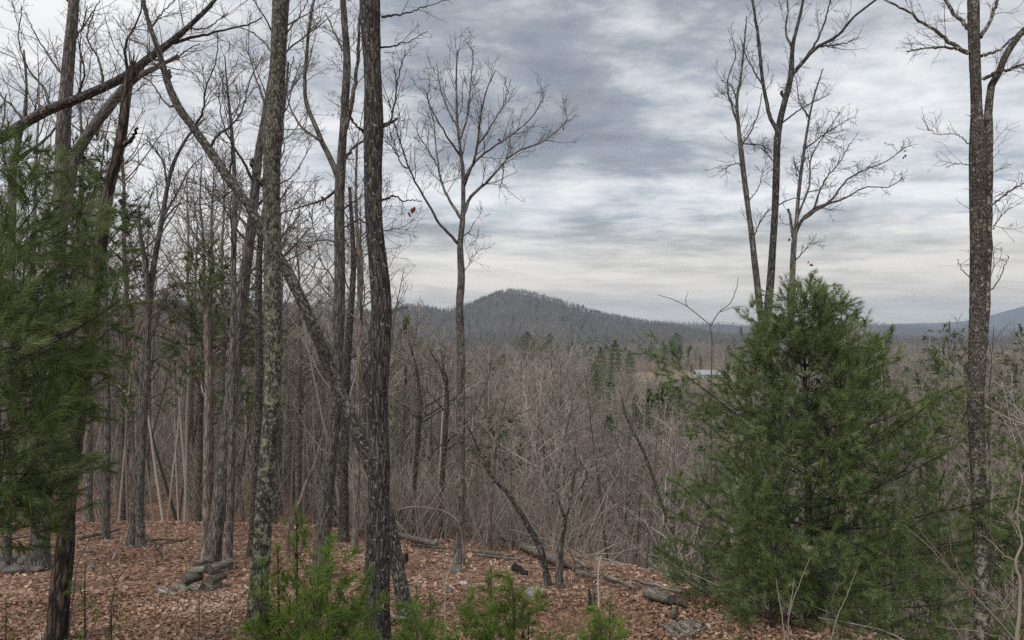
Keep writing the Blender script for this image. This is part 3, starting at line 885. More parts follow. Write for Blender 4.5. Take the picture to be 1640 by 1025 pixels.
hero('tallest of the three bare stems rising behind the big pine, forking high up',
     [(1240, 905, 22), (1236, 700, 20), (1230, 520, 19), (1234, 450, 18), (1240, 360, 16), (1243, 290, 16), (1246, 215, 15), (1256, 165, 14), (1266, 125, 13), (1270, 70, 9), (1280, 30, 7), (1290, -20, 5), (1300, -80, 3)],
     M_DARK, d=15, seed=22, ws=0.68, limbs=[([(1246, 212), (1232, 185), (1223, 140), (1217, 90), (1212, 40), (1204, -10), (1200, -60)], 9, 4, 0.7), ([(1267, 122), (1285, 100), (1310, 75), (1340, 58), (1370, 25), (1402, 0), (1430, -20)], 9, 3, -0.7),
     ([(1258, 158), (1252, 150), (1252, 147)], 6, 5, 0.1), ([(1285, 100), (1310, 62), (1325, 20), (1335, -30)], 6, 2, 0.4), ([(1270, 80), (1258, 50), (1262, 10), (1250, -30)], 5, 2, 0.5), ([(1244, 265), (1222, 240), (1200, 230)], 3, 1, 0.4),
     ([(1242, 330), (1270, 318), (1290, 320)], 3, 1, 0.4), ([(1223, 140), (1200, 100), (1185, 60)], 4, 1.2, 0.3), ([(1310, 75), (1350, 70), (1375, 60)], 4, 1.2, 0.3), ([(1248, 200), (1290, 170), (1330, 150)], 4, 1.2, 0.6)],
     twig=(2.6, 0.55, 4.5, 0.26, 5, 0.14), up=0.07)
hero('rightmost of the three bare stems behind the big pine, with wide arching side branches',
     [(1262, 905, 17), (1264, 700, 16), (1266, 560, 16), (1267, 500, 15), (1269, 440, 14), (1272, 385, 12), (1275, 360, 10), (1280, 300, 8), (1288, 240, 7), (1296, 190, 5), (1305, 150, 4), (1318, 110, 2.5)],
     M_GREY, d=15.6, seed=23, ws=0.68, limbs=[([(1273, 375), (1285, 352), (1303, 335), (1330, 322), (1355, 290), (1385, 272), (1420, 258), (1450, 235)], 8, 1.5, 0.6), ([(1285, 352), (1320, 330), (1352, 318), (1385, 300), (1420, 300), (1450, 285)], 6, 1.2, -0.6),
     ([(1276, 350), (1295, 300), (1300, 250), (1325, 210), (1345, 180)], 5, 1.2, 0.5), ([(1303, 335), (1320, 290), (1345, 260), (1360, 230)], 4, 1.2, -0.4), ([(1270, 380), (1266, 350), (1262, 335)], 6, 4, 0.1), ([(1288, 240), (1320, 215), (1360, 190)], 4, 1.2, 0.5),
     ([(1296, 190), (1280, 160), (1275, 130)], 3, 1, 0.3), ([(1270, 420), (1290, 400), (1308, 375)], 3, 1, 0.3)],
     twig=(3.0, 0.5, 5.5, 0.26, 6, 0.15), up=0.04, leaves=[(1264, 385, 5), (1300, 424, 4), (1448, 248, 3)])
# right edge double trunk
hero('thick trunk near the right edge whose lower half is crusted with lichen, double stemmed above',
     [(1573, 1045, 27), (1572, 960, 27), (1570, 850, 28), (1566, 740, 29), (1563, 650, 31), (1565, 560, 32), (1566, 480, 32), (1567, 400, 31), (1566, 320, 31), (1566, 235, 30), (1564, 180, 22), (1562, 120, 21), (1560, 50, 22), (1559, 0, 22),
      (1557, -90, 19), (1552, -300, 10)], M_RIGHT, d=8.6, fine=True, amp=0.005, fc=34, fl=16, seed=24, ws=0.77,
     limbs=[([(1572, 560), (1577, 480), (1580, 400), (1582, 320), (1583, 230), (1584, 175), (1590, 135), (1604, 105), (1622, 70), (1650, 40)], 20, 10, 0.05), ([(1552, 85), (1535, 78), (1515, 62), (1497, 48), (1475, 35), (1455, 20), (1430, 5), (1410, -5)], 9, 3, 0.3),
            ([(1535, 78), (1510, 76), (1480, 78), (1453, 82)], 6, 2, -0.2), ([(1560, 55), (1545, 38), (1525, 18), (1508, -10)], 9, 5, 0.3), ([(1570, 60), (1585, 35), (1597, 0), (1605, -40)], 8, 4, 0.3), ([(1575, 128), (1595, 115), (1615, 112), (1650, 98)], 8, 4, -0.2),
            ([(1572, 90), (1600, 80), (1625, 60), (1650, 52)], 6, 3, 0.4), ([(1580, 335), (1600, 320), (1625, 300), (1650, 290)], 4, 2, 0.2), ([(1553, 230), (1530, 215), (1500, 215), (1485, 205)], 2.5, 1, 0.2), ([(1582, 470), (1598, 450), (1612, 420), (1615, 410)], 3, 1, 0.1),
            ([(1582, 380), (1600, 350), (1620, 330)], 3, 1, 0.1), ([(1553, 445), (1540, 430), (1533, 415)], 2, 1, 0.1), ([(1582, 460), (1590, 430), (1592, 400)], 2.2, 1, 0.1), ([(1553, 265), (1535, 262), (1515, 268)], 2, 1, 0.1)],
     twig=(4.5, 0.36, 5, 0.2, 5, 0.12), twig_t0=0.25)
# clearing's edge: small trees
hero('pale crooked little tree behind the clearing, right of the slender fan crowned tree',
     [(782, 880, 9), (784, 820, 9), (788, 770, 8), (792, 720, 8), (798, 690, 7), (805, 655, 5), (812, 630, 3)], M_PALE, M_TWIG_PALE, seed=30, limbs=[([(794, 715), (785, 700), (772, 680), (758, 668)], 4, 1.5), ([(800, 685), (820, 668), (850, 655)], 4, 1.5), ([(805, 655), (795, 635), (790, 610)], 3, 1), ([(790, 745), (800, 720), (815, 700)], 3, 1)],
     twig=(2.5, 0.5, 4, 0.28, 4, 0.15), k=10, amp=0.003)
hero('dark stem leaning left out of the leaf litter, right of the cut stump top',
     [(878, 938, 10), (870, 895, 10), (862, 870, 10), (846, 843, 9), (830, 815, 9), (812, 788, 8), (790, 765, 7), (772, 735, 5), (758, 700, 4), (748, 680, 2.5)], M_LEAN, M_TWIG_MID, seed=31, k=10, amp=0.003, auto=5, auto_t=(0.5, 0.95), auto_len=0.9, twig=(2.2, 0.5, 4, 0.28, 4, 0.15))
hero('small tree with a crooked pale fork, just right of the leaning dark stem',
     [(895, 944, 12), (896, 900, 11), (899, 860, 10), (905, 830, 9), (912, 800, 8), (918, 770, 5), (922, 740, 4), (920, 715, 2.5)], M_GREY, M_TWIG_PALE, seed=32, k=10, amp=0.003,
     limbs=[([(905, 832), (896, 805), (890, 785), (875, 788)], 5, 2), ([(898, 868), (905, 840), (908, 815)], 6, 2), ([(912, 800), (930, 780), (940, 760), (930, 740)], 4, 1.5)], twig=(2.5, 0.6, 4, 0.3, 4, 0.16))
hero('thin pale stem bent over in a hoop behind the thick dark oak',
     [(742, 880, 3.6), (738, 850, 3.8), (728, 830, 3.8), (712, 820, 3.6), (695, 815, 3.4), (670, 812, 3.4), (648, 814, 3), (634, 820, 2.7), (624, 830, 2)], M_PALE, M_TWIG_PALE, seed=33, k=8, amp=0.001, limbs=[([(642, 815), (639, 832), (645, 842), (655, 852)], 3, 1)],
     twig=(2.0, 0.3, 3, 0.2, 0, 0.1), d=14.2, flare=0.1, name='bent_sapling')
hero('thin pale dead pole propped slantwise between the lichen trunk and the split based tree',
     [(462, 852, 5), (475, 815, 5), (488, 780, 5), (503, 745, 4.5), (512, 715, 4), (519, 688, 3)], M_PALE, seed=34, k=8, amp=0.002, d=15, cat='dead tree', name='dead_snag', flare=0.0)
hero('dark leaning stem left of the big pine at the edge of the fallen logs',
     [(1082, 890, 9), (1075, 850, 9), (1062, 812, 8), (1046, 765, 8), (1030, 722, 7), (1014, 690, 6), (1000, 660, 4), (996, 640, 2.5)], M_LEAN, M_TWIG_MID, seed=35, d=17, ws=0.7, k=10, amp=0.003, auto=6, auto_t=(0.5, 0.95), auto_len=1.3, twig=(2, 0.6, 4, 0.3, 4, 0.16))
hero('dark furrowed trunk in the hollow just right of the thick dark oak',
     [(662, 812, 13), (666, 740, 13), (672, 660, 12), (670, 610, 9), (662, 570, 6), (655, 545, 3)], M_LEAN, M_TWIG_MID, seed=36, d=21, ws=0.62, auto=9, auto_t=(0.45, 0.95), auto_len=2.2)
hero('dark furrowed trunk in the hollow just left of the slender fan crowned tree',
     [(706, 830, 12), (709, 760, 12), (714, 680, 12), (716, 630, 10), (706, 590, 7), (690, 565, 4)], M_LEAN, M_TWIG_MID, seed=37, d=20, ws=0.62, auto=9, auto_t=(0.45, 0.95), auto_len=2.2)


# ------------------------------------------------------------------ pines
def needles(mb, P, dens, nl, w, g, t0=0.15, ang=(46, 10), droop=0.12, tint=(0.5, 0.2), per=None):
    Lp = np.linalg.norm(np.diff(P, axis=1), axis=2).sum(1)
    cnt = g.poisson(dens * Lp)
    idx = np.repeat(np.arange(len(P)), cnt)
    if not len(idx):
        return
    n = len(idx)
    t = g.uniform(t0, 1, n) ** 0.8
    pos, tan, _ = sample(P, np.ones(P.shape[:2]), idx, t)
    rv = unit(g.normal(0, 1, (n, 3)))
    perp = unit(rv - (rv * tan).sum(1, keepdims=True) * tan)
    a = np.radians(np.clip(g.normal(ang[0], ang[1], n) - 22 * t ** 3, 8, 80))[:, None]
    d = unit(np.cos(a) * tan + np.sin(a) * perp + np.array([0, 0, -droop]))
    L = (nl * g.uniform(0.7, 1.12, n))[:, None]
    side = unit(np.cross(d, g.normal(0, 1, (n, 3)))) * w * 0.5
    V = np.stack([pos - side, pos + side, pos + d * L - np.array([0, 0, droop * 0.25]) * L], 1)
    base = g.normal(tint[0], tint[1], len(P)) if per is None else per
    c = np.clip(base[idx] + g.normal(0, 0.07, n), 0, 1)
    mb.add(V.reshape(-1, 3), t=np.arange(n * 3).reshape(-1, 3), c=np.repeat(c, 3))


def pine(name, label, cat, base, Ht, r0, rad, mat, seed, whorl=0.35, nbr=5, z0=0.3, el=(8, 55), lat=(8, 0.45), sht=(7, 0.2), nl=0.095, nw=0.003, nd=260, ndl2=60,
         tint=(0.45, 0.17), droop=0.12, group=None, lean=(0, 0), wander=0.05, up=0.045, leaders=0, trunk_m=None, az=None, branch_parts=True, keep=None, ztint=0.0, ang=(46, 10)):
    g = np.random.default_rng(seed)
    root = thing(name, label, cat, base, group)
    base = np.array(base, float)
    n = 26
    t = np.linspace(0, 1, n)
    P = base + np.stack([lean[0] * t ** 1.5 + 0.02 * Ht * np.sin(t * 5 + seed) * t * 0.4, lean[1] * t ** 1.5 + 0 * t, -0.15 + (Ht + 0.15) * t], -1)
    R = r0 * (1 - t) ** 0.9 + 0.004
    bm = trunk_m or M_PINEBARK
    add_tubes(MB(), P, R, 12).build('trunk', bm, root)
    zs, z = [], z0
    while z < Ht * 0.985:
        zs.append(z)
        z += whorl * g.uniform(0.75, 1.25) * (1 - 0.35 * z / Ht)
    pos, d, L, rr, zt = [], [], [], [], []
    for z in zs:
        f = z / Ht
        a0 = g.uniform(0, 6.28)
        if keep is not None and g.uniform() > keep(f):
            continue
        for k in range(nbr + int(g.integers(-1, 2))):
            a = a0 + k * 6.283 / nbr + g.normal(0, 0.25)
            if az is not None and g.uniform() > az(a):
                continue
            ll = rad(f, a) * g.uniform(0.7, 1.15)
            if ll < 0.05:
                continue
            e = math.radians(el[0] + (el[1] - el[0]) * f ** 1.3 + g.normal(0, 6))
            i = min(int((z / Ht) * (n - 1)), n - 2)
            pos.append(P[i] + (P[i + 1] - P[i]) * ((z / Ht) * (n - 1) - i))
            d.append([math.cos(a) * math.cos(e), math.sin(a) * math.cos(e), math.sin(e)])
            L.append(ll)
            rr.append(0.003 + 0.006 * ll)
            zt.append(f)
    pos, d, L, rr, zt = map(np.array, (pos, d, L, rr, zt))
    P1, R1 = walk(pos, d, L, rr, 0.0025, 11, wander, up, g)
    if branch_parts and len(P1) < 290:
        for i in range(len(P1)):
            add_tubes(MB(), P1[i], R1[i], 5).build('branch', bm, root)
    else:
        add_tubes(MB(), P1, R1, 4).build('branches', bm, root, kind='stuff')
    P2, R2 = grow(P1, R1, lat[0], lat[1], (50, 9), 7, 0.07, 0.05, g, 0.18, 1.0, 0.0018, taper=0.45)
    P3, R3 = grow(P2, R2, sht[0], sht[1], (46, 10), 4, 0.08, 0.05, g, 0.25, 1.0, 0.0015, taper=0.2)
    tm = MB()
    add_tubes(tm, P2, R2, 3, tint=0.2)
    if len(P3):
        add_tubes(tm, P3, R3, 3, tint=0.3)
    tm.build('twigs', M_TWIG, root, kind='stuff')
    nm = MB()

    def tn(Q, extra=0.0):
        z = (Q[:, 0, 2] - base[2]) / Ht
        return g.normal(tint[0], tint[1], len(Q)) + ztint * (z - 0.5) + extra
    if len(P3):
        needles(nm, P3, nd, nl, nw, g, 0.1, ang=ang, droop=droop, per=tn(P3))
    tip = P2[:, 3:]
    needles(nm, tip, nd * 0.8, nl, nw, g, 0.1, ang=ang, droop=droop, per=tn(P2))
    needles(nm, P1[:, 7:], nd * 0.8, nl, nw, g, 0.1, droop=droop, per=tn(P1))
    top = P[None, -2:]
    needles(nm, np.concatenate([top[:, :1], top.mean(1, keepdims=True), top[:, 1:]], 1), nd * 1.2, nl, nw, g, 0.2, ang=(38, 9), droop=0.0, per=np.array([tint[0] + 0.1]))
    nm.build('needles', mat, root, smooth=False, kind='stuff')
    return root


def base_at(px, d):
    x = (px - CX) / F * d
    return np.array([x, d, float(H(x, d))])


def radA(f, a):
    r = np.interp(f, [0, 0.1, 0.3, 0.45, 0.57, 0.68, 0.78, 0.845, 0.91, 1.0], [1.9, 2.15, 2.25, 2.15, 1.8, 1.38, 0.95, 0.66, 0.42, 0.2]) * (1 + 0.16 * math.sin(3 * a + 9 * f) + 0.10 * math.sin(7 * a - 14 * f))
    return r * (1.1 if math.cos(a) > 0.3 and 0.35 < f < 0.66 else 1.0)


bA = base_at(1292, 10.2)
pine('white_pine', 'big bushy green pine filling the right foreground in front of three bare stems', 'pine tree', bA, CZ + (HOR - 478) / F * 10.2 - bA[2], 0.07, radA, M_NEEDLE, 101,
     whorl=0.23, nbr=7, z0=0.12, el=(2, 40), lat=(10, 0.6), sht=(6.5, 0.2), keep=lambda f: 0.96 if f < 0.78 else 0.65, ang=(40, 10), nl=0.105, nw=0.0056, nd=300, tint=(0.52, 0.22), ztint=0.12, wander=0.07)
bB = base_at(1348, 10.9)
pine('white_pine', 'slim young pine whose tufted top shows over the right shoulder of the big bushy pine', 'pine tree', bB, CZ + (HOR - 484) / F * 10.9 - bB[2], 0.035,
     lambda f, a: np.interp(f, [0, 0.4, 0.8, 1], [0.9, 1.0, 0.5, 0.12]), M_NEEDLE, 102, whorl=0.34, nbr=6, el=(10, 60), lat=(7, 0.45), sht=(5, 0.16), nw=0.0055, nd=280)
bL = base_at(-62, 5.9)
pine('white_pine', 'large soft green pine leaning in from the left edge, close to the viewer', 'pine tree', bL, 4.45, 0.065,
     lambda f, a: np.interp(f, [0, 0.33, 0.44, 0.57, 0.68, 0.8, 0.9, 1], [0.4, 0.70, 0.9, 1.25, 1.3, 1.2, 0.85, 0.1]), M_NEEDLE, 103, whorl=0.21, nbr=8, z0=1.55, el=(-10, 24), lat=(11, 0.6), sht=(7, 0.22), ang=(34, 9), nl=0.11, nw=0.0044,
     nd=430, tint=(0.55, 0.2), droop=0.18, keep=lambda f: 1.0 if f < 0.70 else 0.3, az=lambda a: 1.0 if math.cos(a) > -0.2 else 0.35)
bC = base_at(1660, 8.8)
pine('white_pine', 'dense green pine at the lower right edge, behind the lichen crusted double trunk', 'pine tree', bC, CZ + (HOR - 690) / F * 8.8 - bC[2], 0.05,
     lambda f, a: np.interp(f, [0, 0.3, 0.8, 1], [0.85, 0.85, 0.4, 0.1]), M_NEEDLE, 104, whorl=0.3, nbr=6, z0=0.2, el=(10, 58), lat=(9, 0.45), sht=(6, 0.18), nw=0.0055, nd=300, tint=(0.45, 0.15))
bD = base_at(1500, 11.5)
pine('white_pine', 'low spreading young pine between the big bushy pine and the lichen crusted double trunk', 'pine tree', bD, 2.0, 0.035,
     lambda f, a: np.interp(f, [0, 0.4, 1], [0.95, 0.85, 0.1]), M_NEEDLE, 105, whorl=0.3, nbr=6, z0=0.15, el=(6, 50), lat=(8, 0.45), sht=(6, 0.18), nw=0.006, nd=260, tint=(0.52, 0.15))

for (px_, d_, h_, sd, lab) in ((1232, 8.9, 1.15, 111, 'low young pine at the left front foot of the big bushy pine'), (1330, 8.5, 0.95, 112, 'low young pine behind the straw coloured stems at the big bushy pine'),
                               (1425, 9.0, 1.2, 113, 'low young pine at the right front foot of the big bushy pine')):
    pine('white_pine', lab, 'pine tree', base_at(px_, d_), h_, 0.02, lambda f, a: np.interp(f, [0, 0.4, 1], [0.8, 0.7, 0.1]), M_NEEDLE, sd, whorl=0.2, nbr=6, z0=0.08, el=(8, 45), lat=(8, 0.4), sht=(6, 0.16), nw=0.005, nd=270, tint=(0.5, 0.18), ang=(40, 10))

# mid-distance conifers with their own look
for (nm_, lab, px, d, ytop, z0f, rmax, seed, tint, el) in [
    ('hemlock_tree', 'drooping dark green hemlock behind the barkless dead stem, in the left woods', 338, 22, 405, 0.42, 2.3, 201, 0.5, (-10, 22)),
    ('pine_tree', 'sparse dark pine crown showing on both sides of the leaning snag', 172, 19, 225, 0.62, 1.25, 202, 0.1, (2, 35)),
    ('pine_tree', 'thin dark pine behind the straight grey trunk at the far left', 112, 21, 200, 0.66, 1.2, 206, 0.1, (2, 35)),
    ('pine_tree', 'flat layered green pine top just left of the double trunk at the right', 1518, 31, 517, 0.2, 2.6, 203, 0.5, (4, 22)),
    ('pine_tree', 'flat layered olive pine top against the blue ridge at the right edge', 1640, 30, 535, 0.2, 2.4, 204, 0.55, (4, 22)),
    ('pine_tree', 'faint green sapling pine in the hollow just right of the thick dark oak', 690, 26, 752, 0.1, 1.1, 205, 0.7, (0, 30)),
    ('pine_tree', 'thin green pine behind the crooked pale little tree in the hollow', 800, 30, 640, 0.3, 1.3, 207, 0.6, (0, 30)),
    ('pine_tree', 'low green pine in the brush left of the big bushy pine', 905, 33, 748, 0.15, 1.3, 208, 0.6, (0, 30)),
]:
    b = base_at(px, d)
    ht = CZ + (HOR - ytop) / F * d - b[2]
    pine(nm_, lab, 'conifer', b, ht, 0.10, (lambda z0f, rmax: lambda f, a: rmax * float(np.interp(f, [0, z0f, (1 + z0f) / 2, 1], [0.5, 0.9, 0.85, 0.08])))(z0f, rmax), M_NEEDLE_DK, seed, whorl=0.55, nbr=5, z0=ht * z0f,
         el=el, lat=(3.4, 0.7), sht=(5, 0.3), nl=0.12, nw=0.015, nd=240, tint=(tint, 0.2), wander=0.09, up=0.02, trunk_m=M_GREY)


# ------------------------------------------------------------------ copies
def kids(o):
    return [c for c in col.objects if c.parent == o]


def copy_thing(root, parts, loc, rz, sc, label, group=None):
    r = root.copy()
    col.objects.link(r)
    r.location, r.rotation_euler, r.scale = loc, (0, 0, rz), (sc, sc, sc) if np.ndim(sc) == 0 else sc
    r['label'] = label
    if group:
        r['group'] = group
    for p in parts:
        c = p.copy()
        col.objects.link(c)
        c.parent = r
    return r


# young pines in the clearing: three built, the rest copied
SAP = []
SAP_LIST = [  # px, d, top y, kind, label
    (476, 6.2, 822, 0, 'tallest bright green pine sapling, standing in front of the split based tree'),
    (448, 6.1, 878, 1, 'bright green pine sapling with a thin leader, just left of the tallest sapling'),
    (527, 6.0, 915, 2, 'short bright green pine sapling right of the tallest sapling'),
    (420, 5.9, 902, 1, 'pine sapling growing right against the foot of the lichen trunk'),
    (505, 5.5, 960, 2, 'bushy low pine sapling at the bottom edge below the tallest sapling'),
    (570, 6.4, 965, 0, 'small pine sapling at the left foot of the thick dark oak'),
    (786, 6.6, 912, 0, 'pine sapling with a single tall leader right of the slender fan crowned tree'),
    (822, 6.0, 955, 2, 'bushy bright green pine sapling at the bottom, below the cut stump'),
    (846, 6.2, 962, 1, 'dark tipped pine sapling just right of the bushy one below the cut stump'),
    (756, 6.4, 975, 2, 'low pine sapling at the bottom between the leaning base and the tall leader sapling'),
    (668, 6.7, 938, 1, 'pine sapling in front of the base of the far leaning tree'),
    (690, 7.0, 950, 0, 'thin pine sapling just right of the base of the far leaning tree'),
    (976, 7.6, 948, 1, 'small dull green pine sapling at the bottom, centre right among leaves'),
    (962, 5.8, 1002, 2, 'tiny bright pine sapling tip at the bottom edge, centre right'),
    (668, 5.3, 1005, 2, 'pine sapling tip at the bottom edge near the leaning base'),
    (880, 5.6, 1012, 0, 'sprig of pine sapling at the very bottom edge, left of centre right saplings'),
    (140, 8.2, 902, 3, 'straggly yellowish pine sapling right of the leaning dead snag base'),
    (182, 7.4, 962, 3, 'straggly pine sapling with bare stems at the lower left, farther right of the snag'),
    (14, 8.0, 960, 3, 'tuft of young pine at the lower left corner'),
    (300, 12.2, 897, 3, 'wispy pine seedling beside the cut log pile'),
    (270, 17.5, 848, 3, 'small distant pine seedling at the crest left of the log pile'),
    (345, 10.9, 935, 3, 'ferny pine seedling hugging the right side of the log pile'),
]
for i, (px, d, yt, k, lab) in enumerate(SAP_LIST):
    b = base_at(px, d)
    ht = CZ + (HOR - yt) / F * d - b[2]
    if k not in [s[0] for s in SAP]:
        hh = {0: 1.5, 1: 1.25, 2: 0.8, 3: 0.9}[k]
        r = pine('pine_sapling', lab, 'pine sapling', (0, 0, 0), hh, 0.012,
                 {0: lambda f, a: np.interp(f, [0, .25, .6, 1], [.42, .42, .2, .05]), 1: lambda f, a: np.interp(f, [0, .3, .6, 1], [.35, .36, .2, .05]),
                  2: lambda f, a: np.interp(f, [0, .4, 1], [.34, .36, .1]), 3: lambda f, a: np.interp(f, [0, .4, 1], [.36, .3, .1])}[k],
                 M_NEEDLE_BR, 300 + k, whorl={0: 0.24, 1: 0.22, 2: 0.16, 3: 0.26}[k], nbr=5 if k != 3 else 3, z0=0.12, el=(18, 60), lat=(7.5 if k != 3 else 3, 0.22), sht=(4.5, 0.12), nl=0.1, nw=0.0042,
                 nd=620 if k != 3 else 330, tint=(0.5 if k != 3 else 0.75, 0.18), up=0.09)
        SAP.append((k, r, kids(r), hh))
        s = ht / hh
        r.location, r.scale, r['group'] = b, (s, s, s), 'young pines in the clearing'
        continue
    _, r, ps, hh = [s for s in SAP if s[0] == k][0]
    s = ht / hh
    copy_thing(r, ps, b, rng.uniform(0, 6.28), s, lab, 'young pines in the clearing')


# ------------------------------------------------------------------ woods in the hollow
def auto_tree(Ht, r0, seed, first=0.38, n=16, spread=0.30, kt=7, dens=(1.6, 3.0), l2=(1.3, 0.6), rmin=0.006, third=True, wob=0.018, lean=0.0, up=0.05, l4=0, el=(50, 10)):
    g = np.random.default_rng(seed)
    m = 16
    t = np.linspace(0, 1, m)
    x = np.cumsum(g.normal(0, wob * Ht / 4, m)) * t + lean * Ht * t
    y = np.cumsum(g.normal(0, wob * Ht / 4, m)) * t
    P = np.stack([x, y, Ht * t - 0.3], -1)
    R = r0 * (1 - t) ** 0.8 + rmin
    R[0] *= 1.35
    tt = np.sort(g.uniform(first, 0.98, n))
    pos, tan, r = sample(P[None], R[None], np.zeros(n, int), tt)
    azs = np.arange(n) * 2.4 + g.uniform(0, 1, n)
    a = np.radians(g.normal(el[0], el[1], n))
    d = np.stack([np.cos(azs) * np.sin(a), np.sin(azs) * np.sin(a), np.cos(a)], -1)
    L = Ht * spread * g.uniform(0.55, 1.2, n) * (1.2 - 0.8 * (tt - first) / (1 - first))
    P1, R1 = walk(pos, d, L, np.clip(np.minimum(r * 0.6, L * 0.013), rmin * 1.6, None), rmin, 9, 0.11, up, g)
    out = [(P1, R1, 4)]
    P2, R2 = grow(P1, R1, dens[0], l2[0], (45, 12), 6, 0.15, up, g, 0.2, 1, rmin * 1.15)
    out.append((P2, R2, 3))
    if third:
        P3, R3 = grow(P2, R2, dens[1], l2[1], (45, 14), 4, 0.18, up, g, 0.15, 1, rmin)
        out.append((P3, R3, 3))
        if l4:
            P4, R4 = grow(P3, R3, l4, l2[1] * 0.5, (45, 14), 3, 0.18, up, g, 0.15, 1, rmin * 0.8)
            out.append((P4, R4, 3))
    return P, R, out, g


def proto_tree(label, seed, bm, tw, Ht, r0, **kw):
    P, R, lv, g = auto_tree(Ht, r0, seed, **kw)
    root = thing('bare_tree', label, 'tree', (0, 0, 0))
    add_tubes(MB(), P, R, 8).build('trunk', bm, root)
    cm = MB()
    for (a, b, k) in lv:
        if len(a):
            add_tubes(cm, a, b, k, tint=np.clip(g.normal(0.5, 0.25, len(a)), 0, 1))
    cm.build('crown', tw, root, kind='stuff')
    return root, kids(root), Ht


L_TALL = 'tall slender grey bare tree among the many alike in the woods behind the clearing'
L_UNDER = 'small twiggy understory tree with crooked stem among the many alike in the brushy hollow'
L_PALE = 'pale barked bare tree among the few alike scattered in the brushy hollow'
L_LEAN = 'dark stemmed leaning bare tree among the few alike in the brushy hollow'
PROT = {
    'tall': [proto_tree(L_TALL, 400 + i, M_TRUNK_MID, M_TWIG_TALL, 15, 0.13, first=0.36, n=24, spread=0.28, dens=(2.4, 4.0), l2=(1.3, 0.6), rmin=0.0068, l4=3) for i in range(5)],
    'under': [proto_tree(L_UNDER, 420 + i, M_TRUNK_MID, M_TWIG_MID, 7, 0.05, first=0.22, n=15, spread=0.34, dens=(2.8, 4.6), l2=(1.1, 0.55), rmin=0.006, l4=3.2, wob=0.03, el=(55, 14)) for i in range(5)],
    'pale': [proto_tree(L_PALE, 440 + i, M_PALE, M_TWIG_PALE, 9, 0.06, first=0.35, n=12, spread=0.30, dens=(2, 3.2), l2=(1.1, 0.55), rmin=0.006, wob=0.035, l4=2.4) for i in range(3)],
    'lean': [proto_tree(L_LEAN, 460 + i, M_LEAN, M_TWIG_MID, 9, 0.07, first=0.4, n=12, spread=0.28, dens=(2, 3.2), l2=(1.1, 0.55), rmin=0.006, lean=0.35, l4=2.4) for i in range(2)],
}
GRP = {'tall': 'tall bare trees of the woods', 'under': 'understory trees of the hollow', 'pale': 'pale barked trees of the hollow', 'lean': 'leaning trees of the hollow'}
LAB = {'tall': L_TALL, 'under': L_UNDER, 'pale': L_PALE, 'lean': L_LEAN}
USED = set()
ZONES = [(330, 'seen left of the barkless dead stem'), (600, 'seen between the barkless dead stem and the thick dark oak'), (740, 'seen between the thick dark oak and the fan crowned tree'),
         (1090, 'seen between the fan crowned tree and the big pine'), (9999, 'seen behind or right of the big bushy pine')]
KINDL = {'tall': 'tall slender grey bare tree', 'under': 'small twiggy bare tree', 'pale': 'pale barked bare tree', 'lean': 'dark leaning bare tree'}
PX = [-200, 0, 100, 200, 280, 350, 450, 560, 600, 640, 700, 780, 900, 1000, 1050, 1200, 1300, 1400, 1480, 1560, 1640, 1900]
PY = [0, -40, 0, 60, 120, 90, 120, 150, 320, 450, 520, 532, 545, 570, 636, 632, 560, 520, 505, 490, 470, 440]
g = np.random.default_rng(99)
placed = []
n_made = 0
for _ in range(40000):
    if n_made >= 300:
        break
    d = math.sqrt(g.uniform(15 ** 2, 78 ** 2))
    px = g.uniform(-110, 1750)
    x = (px - CX) / F * d
    edge = float(np.interp(x, EX, EY))
    if d < edge + (1.0 if px < 620 else 3.5):
        continue
    if 660 < px < 800 and d < 24:
        continue
    if any((x - a) ** 2 + (d - b) ** 2 < (1.3 + 0.02 * d) ** 2 for a, b in placed):
        continue
    z = float(H(x, d))
    cap = CZ + (HOR - np.interp(px, PX, PY) - g.exponential(45)) / F * d - z
    u = g.uniform()
    kind = 'tall' if u < (0.62 if px < 620 else 0.48) else 'under' if u < 0.82 else 'pale' if u < 0.94 else 'lean'
    want = {'tall': g.uniform(11, 19), 'under': g.uniform(4.5, 9), 'pale': g.uniform(6, 11), 'lean': g.uniform(6, 10)}[kind]
    ht = min(want, cap)
    if ht < 3.0:
        continue
    if kind == 'tall' and ht < 6:
        kind = 'under'
    zone = [b_ for a_, b_ in ZONES if px < a_][0]
    lab_ = KINDL[kind] + ' ' + zone
    grp_ = GRP[kind] + ' ' + zone
    k = int(g.integers(len(PROT[kind])))
    r, ps, hh = PROT[kind][k]
    s = ht / hh
    placed.append((x, d))
    n_made += 1
    if (kind, k) not in USED:
        USED.add((kind, k))
        r.location, r.scale, r.rotation_euler, r['group'] = (x, d, z), (s, s, s), (0, 0, g.uniform(0, 6.28)), grp_
        r['label'] = lab_
    else:
        copy_thing(r, ps, (x, d, z), g.uniform(0, 6.28), (s * g.uniform(0.85, 1.15), s * g.uniform(0.85, 1.15), s), lab_, grp_)


